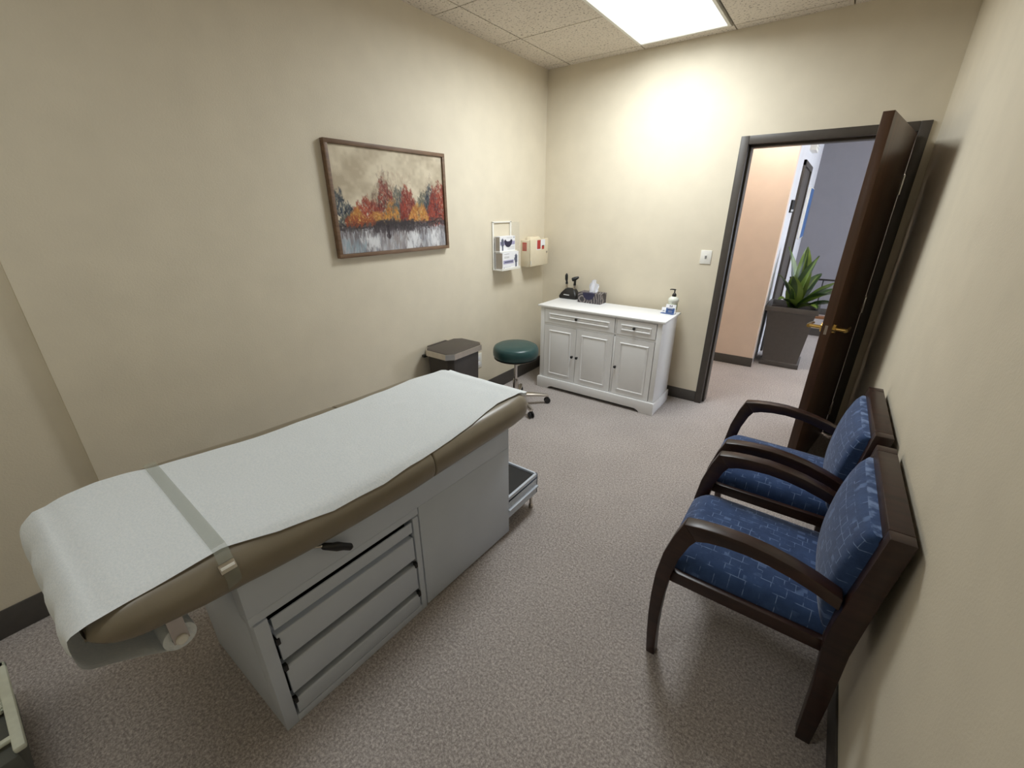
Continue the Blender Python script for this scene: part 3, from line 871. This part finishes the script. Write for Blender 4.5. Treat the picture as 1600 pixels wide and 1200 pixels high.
MB().box((.012, -1.66, .59), (.046, -1.46, .650), 'bin_brown').build('hinge_cover', bn, bevel=.006)
MB().box((.030, -1.735, .582), (.058, -1.70, .602), 'black').build('bag_clip', bn, bevel=.004)
MB().box((.298, -1.58, .008), (.345, -1.48, .024), 'steel').build('pedal', bn, bevel=.004)

# ------------------------------------------------------------------ wall fittings
pl = thing('wall_outlet', (0, -1.053, .288), 'white wall outlet plate beside the waste bin', 'outlet')
MB().box((0, -1.092, .288), (.006, -1.014, .422), 'white_plastic').build('cover_plate', pl, bevel=.002)
for zc in (.330, .380):
    tag(MB().lathe((0, -1.053, zc), [(.017, .004), (.017, .009), (0, .009)], 'card_white', 16, 'x').build('socket', pl), 'white socket face')

sw = thing('light_switch', (1.535, 0, 1.25), 'white light switch plate left of the door frame', 'light switch')
MB().box((1.494, -.006, 1.196), (1.577, 0, 1.302), 'white_plastic').build('cover_plate', sw, bevel=.002)
MB().hexa([(1.528, -.006, 1.236), (1.542, -.006, 1.236), (1.542, -.004, 1.236), (1.528, -.004, 1.236)], [(1.529, -.02, 1.262), (1.541, -.02, 1.262), (1.541, -.004, 1.264), (1.529, -.004, 1.264)], 'pale_print').build('toggle', sw)

# glove dispenser with two cartons
gh = thing('glove_box_holder', (0, -.69, 1.12), 'white wire holder for glove boxes on the left wall near the corner', 'glove holder')
b = MB()
for yy in (-.822, -.572):
    b.box((.002, yy - .009, 1.118), (.012, yy + .009, 1.512), 'white_plastic')
b.box((.002, -.831, 1.502), (.012, -.563, 1.514), 'white_plastic')
b.build('back_frame', gh, bevel=.002)
b = MB().box((0.002, -.828, 1.118), (.104, -.556, 1.126), 'white_plastic')
b.box((.098, -.828, 1.126), (.104, -.556, 1.138), 'white_plastic').box((.002, -.812, 1.268), (.076, -.565, 1.2735), 'white_plastic')
b.build('shelf', gh, bevel=.001)
MB().box((0.001, -.56, 1.13), (.005, -.43, 1.505), 'acrylic').build('clear_panel', gh)

def glove_box(x0, x1, y0, y1, z0, z1, upper, label):
    b = MB().box((x0, y0, z0), (x1, y1, z1), 'card_white')
    f_ = x1 + .0008; w, h = y1 - y0, z1 - z0
    def pr(u0, u1, v0, v1, m, e=0): b.box((x1, y0 + u0 * w, z0 + v0 * h), (f_ + e, y0 + u1 * w, z0 + v1 * h), m)
    b.box((x0 + .012, y0 - .0008, z0 + .006), (x1 - .004, y0, z1 - .006), 'card_side')
    if upper:
        pr(.02, .98, .42, .66, 'lilac')
        # dark crescent opening
        n = 16; pts = []
        for k in range(n + 1):
            q = PI + PI * k / n; pts.append((.54 + .27 * math.cos(q), .72 + .46 * math.sin(q)))
        for k in range(n + 1):
            q = 2 * PI - PI * k / n; pts.append((.54 + .17 * math.cos(q), .80 + .16 * math.sin(q)))
        b.add([(f_ + .0006, y0 + u * w, z0 + v * h) for u, v in pts], [(k, k + 1, 2 * n - k, 2 * n + 1 - k) for k in range(n)], 'navy')
        for k, v in enumerate((.1, .18, .26)): pr(.5, .95, v, v + .025, 'pale_print')
        pr(.45, .8, .88, .9, 'pale_print'); pr(.9, .95, .86, .92, 'slate')
        hand = (.17, .5)
    else:
        pr(.05, .68, .33, .54, 'lilac'); pr(.12, .64, .40, .48, 'slate', .0004)
        for v in (.92, .76, .7): pr(.1, .4, v - .03, v, 'pale_print')
        pr(.12, .5, .12, .14, 'pale_print'); pr(.06, .1, .08, .13, 'slate')
        hand = (.84, .5)
    # little glove figure: arm and five fingers
    hu, hv = hand
    pr(hu - .04, hu + .04, hv - .45, hv - .1, 'slate', .0008); pr(hu - .07, hu + .07, hv - .14, hv + .16, 'slate', .0008)
    for j, (du, t_) in enumerate(((-.06, .3), (-.022, .36), (.018, .35), (.056, .28))): pr(hu + du - .014, hu + du + .014, hv + .12, hv + t_, 'slate', .0008)
    pr(hu - .11, hu - .07, hv - .02, hv + .14, 'slate', .0008)
    return tag(b.build('glove_box', smooth=0, fix=False), label, 'glove box', 'glove boxes in the wall holder')
glove_box(.012, .068, -.806, -.588, 1.2738, 1.396, True, 'upper white glove box with a dark crescent opening')
glove_box(.013, .097, -.808, -.576, 1.1265, 1.266, False, 'lower white glove box with a lilac stripe and closed front')

# sharps cabinet
sh = thing('sharps_cabinet', (0, -.24, 1.11), 'cream lockable sharps box with red stickers in the wall corner', 'sharps container')
MB().box((0, -.400, 1.108), (.088, -.105, 1.345), 'cream_plastic').build('housing', sh, bevel=.004)
fd = MB().box((.089, -.395, 1.112), (.107, -.088, 1.352), 'cream_plastic').build('front_door', sh, bevel=.004)
b = MB().box((.107, -.288, 1.262), (.1078, -.228, 1.342), 'red').box((.107, -.222, 1.285), (.1078, -.15, 1.345), 'card_white').box((.107, -.205, 1.258), (.1078, -.165, 1.292), 'red')
b.box((.107, -.295, 1.255), (.1074, -.222, 1.342), 'card_white')
tag(b.build('warning_sticker', fd, smooth=0), 'red and white warning stickers')
b = MB().box((.018, -.4008, 1.252), (.066, -.40, 1.325), 'red')
for k in range(5): b.box((.018, -.4012, 1.262 + .012 * k), (.066, -.4007, 1.2645 + .012 * k), 'cream_plastic')
tag(b.build('side_sticker', sh, smooth=0), 'red lined sticker')
b = MB().lathe((.107, -.118, 1.228), [(.011, 0), (.011, .004), (0, .004)], 'steel', 14, 'x').box((.111, -.120, 1.222), (.1116, -.116, 1.234), 'black')
b.build('lock', fd)
MB().box((.089, -.3935, 1.13), (.113, -.3895, 1.165), 'white_plastic').build('hinge', sh)
b = MB().loft([[(.03, -.35, 1.345), (.03, -.17, 1.345), (.075, -.17, 1.345), (.075, -.35, 1.345)], [(.02, -.33, 1.372), (.02, -.19, 1.372), (.06, -.19, 1.372), (.06, -.33, 1.372)]], 'cream_plastic')
b.box((.05, -.275, 1.3725), (.06, -.215, 1.3735), 'red')
b.build('drop_tray', sh, bevel=.003)

# ------------------------------------------------------------------ painting
def paint_canvas(w=300, h=200):
    rng = np.random.default_rng(4)
    def vn(sx, sy, seed):
        r = np.random.default_rng(seed); g = r.random((sy + 2, sx + 2))
        X = np.linspace(0, sx, w); Y = np.linspace(0, sy, h)
        xi, yi = X.astype(int), Y.astype(int); fx, fy = X - xi, Y - yi
        fx, fy = fx * fx * (3 - 2 * fx), fy * fy * (3 - 2 * fy)
        a = g[yi][:, xi] * (1 - fx) + g[yi][:, xi + 1] * fx
        c = g[yi + 1][:, xi] * (1 - fx) + g[yi + 1][:, xi + 1] * fx
        return a * (1 - fy)[:, None] + c * fy[:, None]
    A = np.zeros((h, w, 3))
    f = .5 * vn(6, 5, 1) + .3 * vn(14, 10, 2) + .2 * vn(40, 30, 3)
    c0, c1 = np.array([186, 172, 148.]), np.array([220, 208, 184.])
    t = np.clip((f - .3) / .35, 0, 1)[..., None]
    A[:] = c0 * (1 - t) + c1 * t
    vv, uu = np.mgrid[0:h, 0:w]; vv = vv / h; uu = uu / w
    def stroke(u, v, ru, rv, ang, col, alpha):
        x0, x1 = int(max(0, (u - ru - rv) * w)), int(min(w, (u + ru + rv) * w + 2))
        y0, y1 = int(max(0, (v - ru * 1.5 - rv * 1.5) * h)), int(min(h, (v + ru * 1.5 + rv * 1.5) * h + 2))
        if x1 <= x0 or y1 <= y0: return
        du = (uu[y0:y1, x0:x1] - u) * 1.5; dv = vv[y0:y1, x0:x1] - v
        ca, sa = math.cos(ang), math.sin(ang)
        p, q = (du * ca + dv * sa) / (ru * 1.5), (-du * sa + dv * ca) / rv
        m = np.clip(1.3 - (p * p + q * q) * 1.3, 0, 1)
        m = np.minimum(1, m * 2.5) * alpha
        m = m * (.55 + .45 * rng.random(m.shape))
        A[y0:y1, x0:x1] = A[y0:y1, x0:x1] * (1 - m[..., None]) + np.array(col) * m[..., None]
    def clump(u0, u1, v0, v1, cols, n, size=.014, alpha=.8, vert=True):
        jag = rng.random(24)
        for _ in range(n):
            u = rng.uniform(u0, u1); k = (u - u0) / (u1 - u0)
            cu = 1 - abs(2 * k - 1) ** 2.2
            jg = np.interp(k * 23, np.arange(24), jag)
            top = v1 - (v1 - v0) * (.30 + .70 * cu) * (.68 + .36 * jg)
            v = v1 - (v1 - top) * rng.random() ** .8
            c = np.array(cols[rng.integers(len(cols))]) + rng.normal(0, 14)
            a = (PI / 2 + rng.normal(0, .55)) if vert else rng.normal(0, .6)
            edge = 1 - .45 * max(0, (v1 - v) / max(.01, v1 - top) - .6) / .4
            stroke(u + rng.normal(0, .006), v, size * rng.uniform(.4, 1.5), size * rng.uniform(.25, .7), a, np.clip(c, 0, 255), alpha * edge * rng.uniform(.55, 1))
    red = [(146, 60, 48), (164, 70, 52), (124, 54, 48), (172, 86, 64), (110, 62, 56)]
    dred = [(112, 52, 48), (134, 56, 48), (98, 62, 58), (92, 84, 76)]
    org = [(196, 136, 66), (206, 152, 74), (184, 118, 62), (206, 166, 96), (158, 108, 72)]
    blu = [(58, 66, 78), (72, 80, 88), (48, 52, 62), (86, 92, 92)]
    grn = [(104, 104, 92), (88, 92, 84), (120, 116, 100)]
    # water
    m = vv > .70
    g = .6 * vn(22, 5, 8) + .4 * vn(60, 9, 9); t = np.clip((g - .25) / .5, 0, 1)[..., None]
    A = np.where(m[..., None], np.array([128, 122, 124.]) * (1 - t) + np.array([196, 196, 200.]) * t, A)
    for _ in range(420):
        u, v = rng.random(), rng.uniform(.74, 1)
        c = [(206, 206, 208), (150, 146, 148), (124, 122, 128), (172, 180, 190)][rng.integers(4)]
        stroke(u, v, .035, .008, PI / 2 + rng.normal(0, .15), c, .5)
    for (u, v, s) in ((.23, .86, .05), (.27, .92, .04), (.63, .83, .05), (.67, .9, .04), (.85, .85, .05), (.88, .93, .04), (.6, .95, .03)):
        for _ in range(26): stroke(u + rng.normal(0, s * .6), v + rng.normal(0, .03), .03, .012, PI / 2 + rng.normal(0, .3), (224, 224, 226), .7)
    for _ in range(40): stroke(rng.uniform(0, .2), rng.uniform(.88, 1), .03, .012, PI / 2 + .2, (150, 168, 178), .5)
    for _ in range(40): stroke(rng.uniform(.4, .58), rng.uniform(.78, .98), .03, .014, PI / 2 + .2, (150, 142, 140), .6)
    # far and near trees: soft washes first, then dabs
    clump(.28, .54, .14, .70, [(150, 132, 112), (132, 112, 98), (118, 98, 88)], 420, .017, .55)
    clump(.42, .72, .24, .70, [(140, 120, 104), (112, 102, 92)], 360, .017, .55)
    clump(.70, 1.04, .18, .66, [(150, 128, 108), (132, 112, 98)], 320, .017, .5)
    clump(-.10, .14, .38, .76, blu, 520, .018, .9)
    clump(-.02, .18, .60, .78, grn, 200, .016, .85)
    clump(.33, .49, .22, .70, dred + red[:1], 620, .016, .85)
    clump(.46, .59, .28, .74, grn + blu[:1], 460, .017, .85)
    clump(.54, .69, .30, .70, red + dred[:2], 620, .017, .9)
    clump(.71, .85, .32, .66, grn, 320, .017, .8)
    clump(.77, .94, .30, .66, blu, 460, .017, .85)
    clump(.82, 1.05, .22, .76, red + dred[:2], 900, .017, .9)
    clump(.74, .90, .54, .72, red, 260, .015, .85)
    clump(.11, .37, .42, .74, red, 760, .015, .9)
    clump(.09, .22, .54, .72, org, 330, .015, .9)
    clump(.23, .43, .58, .73, org, 420, .015, .9, False)
    clump(.39, .52, .44, .71, org[:3] + grn[:1], 380, .015, .9)
    clump(.62, .81, .48, .71, org, 520, .015, .9)
    for _ in range(520):
        u = rng.random(); v = .735 + rng.normal(0, .020) - .03 * (u > .85)
        stroke(u, v, .020, .009, rng.normal(0, .7), [(46, 40, 42), (64, 56, 58), (96, 88, 84), (66, 60, 68)][rng.integers(4)], .6)
    for _ in range(260):
        u = rng.uniform(.28, .66); v = rng.uniform(.69, .79)
        stroke(u, v, .022, .011, PI / 2 + rng.normal(0, .6), (62, 56, 58), .6)
    for k in range(30): stroke(.405 + rng.normal(0, .008), .74 + .13 * k / 30, .014, .008, PI / 2, (52, 44, 48), .8)
    for _ in range(240):
        u = rng.random(); stroke(u, rng.uniform(.75, .83), .026, .005, PI / 2, (92, 84, 86), .6)
    for _ in range(120): stroke(rng.uniform(.06, .3), rng.uniform(.64, .73), .018, .006, PI / 2 + rng.normal(0, .6), (150, 78, 52), .75)
    for _ in range(160): stroke(rng.uniform(.36, .66), rng.uniform(.2, .5), .012, .004, PI / 2 + rng.normal(0, .6), (186, 160, 138), .5)
    return np.clip(A, 0, 255)

pic = thing('framed_painting', (.02, -1.83, 1.342), 'framed abstract painting of autumn trees on the left wall', 'painting')
PY0, PY1, PZ0, PZ1 = -2.287, -1.380, 1.342, 1.962
b = MB().ring(PY0, PY1, PZ0, PZ1, .022, .003, .036, 'picture_wood')
b.build('frame', pic, bevel=.0015)
def canvas():
    w, h = 300, 200
    A = paint_canvas(w, h) / 255.0
    L = np.where(A <= .04045, A / 12.92, ((A + .055) / 1.055) ** 2.4)
    y0, y1, z0, z1 = PY0 + .023, PY1 - .023, PZ0 + .023, PZ1 - .023
    vs = [(.024, y0 + (y1 - y0) * i / (w - 1), z1 - (z1 - z0) * j / (h - 1)) for j in range(h) for i in range(w)]
    fs = [(j * w + i, (j + 1) * w + i, (j + 1) * w + i + 1, j * w + i + 1) for j in range(h - 1) for i in range(w - 1)]
    b = MB(); b.add(vs, fs, 'art')
    # stretcher sides and back so the canvas has depth
    b.box((.006, y0, z0), (.0235, y1, z1), 'card_white')
    o = b.build('canvas', pic, smooth=0, fix=False)
    at = o.data.color_attributes.new('paint', 'FLOAT_COLOR', 'POINT')
    flat = np.ones((len(o.data.vertices), 4)); flat[:, :3] = .6
    flat[:w * h, :3] = L.reshape(-1, 3)
    at.data.foreach_set('color', flat.ravel())
canvas()

# ------------------------------------------------------------------ arm chairs
CH0 = (2.38, -2.257, 0)
def make_chair():
    root = thing('armchair', CH0, 'nearest blue patterned armchair with dark wooden arms against right wall', 'chair', 'blue armchairs along the right wall')
    cx, cy = CH0[0], CH0[1]
    OUTER = [(-.278, 0), (-.287, .1), (-.293, .2), (-.2945, .3), (-.291, .4), (-.277, .5), (-.252, .59), (-.228, .650)]
    INNER = [(-.246, 0), (-.252, .1), (-.254, .2), (-.251, .3), (-.243, .4), (-.224, .5), (-.200, .57), (-.182, .600)]
    ATOP = [(-.228, .650), (-.18, .660), (-.12, .667), (-.05, .669), (.02, .662), (.08, .650), (.14, .632), (.205, .606)]
    ABOT = [(-.182, .600), (-.15, .613), (-.10, .622), (-.04, .625), (.02, .620), (.08, .608), (.14, .590), (.205, .564)]
    post = [(.222, 0), (.262, 0), (.266, .2), (.264, .42), (.270, .52), (.280, .66), (.297, .843), (.243, .843), (.222, .66), (.204, .52), (.200, .42), (.214, .25)]
    for s_ in (-1, 1):
        d = (cy + s_ * .240, cy + s_ * .284)
        fn = lambda a, c, y: (cx + a, y, c)
        MB().strip(OUTER, INNER, d, 'mahog', fn).build('front_leg', root, bevel=.003)
        MB().strip(ATOP, ABOT, (cy + s_ * .236, cy + s_ * .286), 'mahog', fn).build('arm', root, bevel=.004)
        MB().prism(post, d, 'mahog', fn).build('rear_leg', root, bevel=.003)
        MB().box((cx - .25, cy + s_ * .238, .372), (cx + .21, cy + s_ * .262, .418), 'mahog').build('side_rail', root, bevel=.003)
    MB().box((cx - .262, cy - .239, .372), (cx - .235, cy + .239, .415), 'mahog').build('front_rail', root, bevel=.003)
    MB().box((cx + .205, cy - .239, .372), (cx + .232, cy + .239, .418), 'mahog').build('back_rail', root, bevel=.003)
    MB().hexa([(cx + .236, cy - .239, .785), (cx + .288, cy - .239, .785), (cx + .288, cy + .239, .785), (cx + .236, cy + .239, .785)],
              [(cx + .243, cy - .239, .843), (cx + .297, cy - .239, .843), (cx + .297, cy + .239, .843), (cx + .243, cy + .239, .843)], 'mahog').build('top_rail', root, bevel=.003)
    # seat cushion: crowned grid with rolled front
    def pad(name, mat, nx, ny, fn_top, fn_bot):
        b = MB(); rings = []
        top = [[fn_top(i / nx, j / ny) for j in range(ny + 1)] for i in range(nx + 1)]
        bot = [[fn_bot(i / nx, j / ny) for j in range(ny + 1)] for i in range(nx + 1)]
        rings = [top[i] + bot[i][::-1] for i in range(nx + 1)]
        return b.loft(rings, mat).build(name, root, smooth=70)
    def edge(t, p=4.): return max(0, 1 - abs(2 * t - 1) ** p)
    def ztop(u, v):
        x = cx - .283 + .483 * u; y = cy - .236 + .472 * v
        fr = max(0, 1 - u / .16); drop = .05 * fr ** 2
        return (x, y, .425 + (.052 * edge(v, 6) ** .5 + .012 * edge(v, 2) * edge(u, 2)) - drop + .006 * (1 - u))
    def zbot(u, v):
        x = cx - .283 + .483 * u; y = cy - .236 + .472 * v
        return (x + (.02 if u < .01 else 0), y, .412 if u > .05 else .405)
    pad('seat', 'fab_seat', 24, 24, ztop, zbot)
    def bfront(u, v):     # u up, v across
        z = .425 + .385 * u; y = cy - .236 + .472 * v
        bulge = .05 * edge(u, 2.4) ** .7 * (.55 + .45 * edge(v, 2)) + .012 * edge(v, 8) ** .5
        lean = .206 + .030 * max(0, u - .25)
        return (cx + lean - bulge, y, z)
    def bback(u, v):
        z = .425 + .385 * u; y = cy - .236 + .472 * v
        return (cx + .225 + .04 * u, y, z)
    pad('backrest', 'fab_back', 24, 24, bfront, bback)
    MB().hexa([(cx + .228, cy - .239, .43), (cx + .236, cy - .239, .43), (cx + .236, cy + .239, .43), (cx + .228, cy + .239, .43)],
              [(cx + .270, cy - .239, .80), (cx + .278, cy - .239, .80), (cx + .278, cy + .239, .80), (cx + .270, cy + .239, .80)], 'rubber').build('back_panel', root)
    return root
chair = make_chair()
c2 = copy_tree(chair)
c2.location = (2.38, -1.612, 0)
tag(c2, 'far blue patterned armchair with dark wooden arms next to the open door')

# ------------------------------------------------------------------ hall things
pp = thing('potted_plant', (2.142, 1.668, 0), 'striped green plant in a tall grey square planter beyond the doorway', 'potted plant')
def sq(cx, cy, h, z): return [(cx - h, cy - h, z), (cx + h, cy - h, z), (cx + h, cy + h, z), (cx - h, cy + h, z)]
pc = (2.142, 1.668)
b = MB().loft([sq(*pc, .185, 0), sq(*pc, .185, .05), sq(*pc, .165, .055), sq(*pc, .215, .60), sq(*pc, .238, .605), sq(*pc, .238, .655), sq(*pc, .215, .655), sq(*pc, .212, .60)], 'planter')
b.build('planter', pp, bevel=.003)
MB().lathe((*pc, 0), [(0, .6), (.2, .6), (.205, .62), (.1, .632), (0, .635)], 'soil', 24).build('soil', pp)
def leaf(mb, base, az, lean, L, wid, droop, light):
    ux, uy = math.cos(az), math.sin(az); rows = []; n = 14
    p = Vector(base); el = PI / 2 - lean
    for i in range(n + 1):
        t = i / n
        e = el - droop * t * t
        if i: p = p + Vector((ux * math.cos(e), uy * math.cos(e), math.sin(e))) * (L / n)
        w = wid * (math.sin(PI * min(1, (t * .86 + .12))) ** .8) if t < .995 else .002
        sx = Vector((-uy, ux, 0)); nrm = Vector((-ux * math.sin(e), -uy * math.sin(e), math.cos(e)))
        row = []
        for s_ in (-1, -.45, -.12, .12, .45, 1):
            row.append(tuple(p + sx * w * s_ + nrm * (w * .45 * abs(s_) + .006 * math.sin(9 * t + 4 * s_))))
        rows.append(row)
    n0 = len(mb.v); mb.v += [q for r in rows for q in r]
    for i in range(n):
        for j in range(5):
            mb.f.append(tuple(n0 + a for a in (i * 6 + j, i * 6 + j + 1, (i + 1) * 6 + j + 1, (i + 1) * 6 + j)))
            mb.m.append(mb.mi('leaf_light' if (j in light) else 'leaf'))
b = MB(); b.mi('leaf'); b.mi('leaf_light')
zb = .63
D = math.radians
leaf(b, (2.12, 1.66, zb), D(168), .18, .63, 0.076, .18, (0, 4))
leaf(b, (2.14, 1.64, zb), D(200), .46, .40, 0.081, .25, (0, 4))
leaf(b, (2.12, 1.60, zb), D(250), .22, .36, 0.085, .25, (0, 4))
leaf(b, (2.14, 1.62, zb), D(330), .20, .56, 0.081, .10, (1, 2, 3))
leaf(b, (2.15, 1.68, zb), D(110), .04, .62, 0.076, .10, (0, 2, 4))
leaf(b, (2.17, 1.64, zb), D(-12), .72, .50, 0.085, .30, (0, 4))
leaf(b, (2.18, 1.62, zb), D(-35), .85, .42, 0.081, .55, (1, 2, 3))
leaf(b, (2.19, 1.68, zb), D(10), .90, .50, 0.081, .45, (1, 2, 3))
leaf(b, (2.15, 1.60, zb), D(230), .85, .26, 0.067, .8, (0, 4))
leaf(b, (2.19, 1.60, zb), D(-55), 1.1, .30, 0.067, .7, (1, 2, 3))
leaf(b, (2.19, 1.64, zb), D(-22), 1.15, .40, 0.067, .5, (2,))
leaf(b, (2.16, 1.72, zb), D(60), .55, .45, 0.073, .5, (2,))
b.build('foliage', pp, smooth=70, fix=False)

hp = thing('hall_picture', (1.9, 3.95, 1.21), 'blue picture on the white hall wall past the dark door', 'picture')
MB().box((1.9, 3.62, 1.215), (1.935, 4.30, 1.875), 'white_plastic').build('frame', hp, bevel=.003)
MB().box((1.935, 3.63, 1.225), (1.937, 4.29, 1.865), 'sea').build('print', hp)
b = MB().box((1.9, 1.63, 1.57), (1.915, 1.92, 1.69), 'gap').box((1.915, 1.645, 1.58), (1.9155, 1.905, 1.6), 'pale_print')
tag(b.build('door_sign', smooth=0), 'small dark plaque on the white hall wall beside the dark door', 'sign')
b = MB().box((1.9, 2.40, 2.20), (1.96, 2.75, 2.42), 'white_plastic')
for k in range(6): b.box((1.96, 2.42, 2.22 + .032 * k), (1.965, 2.73, 2.238 + .032 * k), 'pale_print')
tag(b.build('wall_vent', bevel=.003), 'white louvred box high on the hall wall above the dark door', 'vent')
rl = thing('metal_railing', (2.6, 3.2, 0), 'black metal railing behind the planter in the hall', 'railing')
MB().tube([(1.96, 3.2, .745), (3.3, 3.2, .745)], .011, 'black', 10).build('top_rail', rl)
for k in range(8):
    MB().tube([(1.97 + .185 * k, 3.2, .0), (1.97 + .185 * k, 3.2, .745)], .007, 'black', 8).build('post', rl)
MB().box((1.96, 3.15, .24), (3.3, 3.25, .27), 'oak').build('wooden_rail', rl, bevel=.004)
MB().box((1.96, 3.19, 0), (3.3, 3.21, .10), 'vinyl_base').build('kick_board', rl)

# ------------------------------------------------------------------ white stand at the left photo edge
ws = thing('wire_stand', (.6, -4.2, 0), 'low white painted stand with a mesh panel at the bottom left corner', 'stand')
wx0, wx1, wy0, wy1, wz = .383, .790, -4.40, -4.0, .2
b = MB()
b.box((wx0, wy1 - .026, wz - .022), (wx1, wy1, wz), 'wicker').box((wx0, wy0, wz - .022), (wx1, wy0 + .04, wz), 'wicker')
b.box((wx0, wy0, wz - .022), (wx0 + .03, wy1, wz), 'wicker').box((wx1 - .068, wy0, wz - .018), (wx1 - .05, wy1, wz - .002), 'wicker')
b.build('top_frame', ws, bevel=.006)
b = MB()
b.tube([(.60, wy1 - .03, wz - .01), (.48, wy0 + .03, wz - .01)], .010, 'wicker', 8)
b.tube([(.58, wy1 - .03, wz - .01), (.74, wy0 + .03, wz - .01)], .010, 'wicker', 8)
b.build('cross_brace', ws)
b = MB()
for k in range(18):
    x = wx0 + .03 + .011 * k; b.tube([(x, wy0 + .02, wz - .008), (x, wy1 - .02, wz - .008)], .0035, 'wicker', 6)
b.build('mesh_panel', ws)
MB().box((wx0 + .01, wy0 + .01, .05), (wx1 - .002, wy1 - .02, .17), 'dark_panel').build('drawer_box', ws, bevel=.004)
for x in (wx0 + .02, wx1 - .03):
    for y in (wy0 + .02, wy1 - .075):
        MB().box((x - .014, y - .014, 0), (x + .014, y + .014, wz - .02), 'wicker').build('leg', ws, bevel=.003)
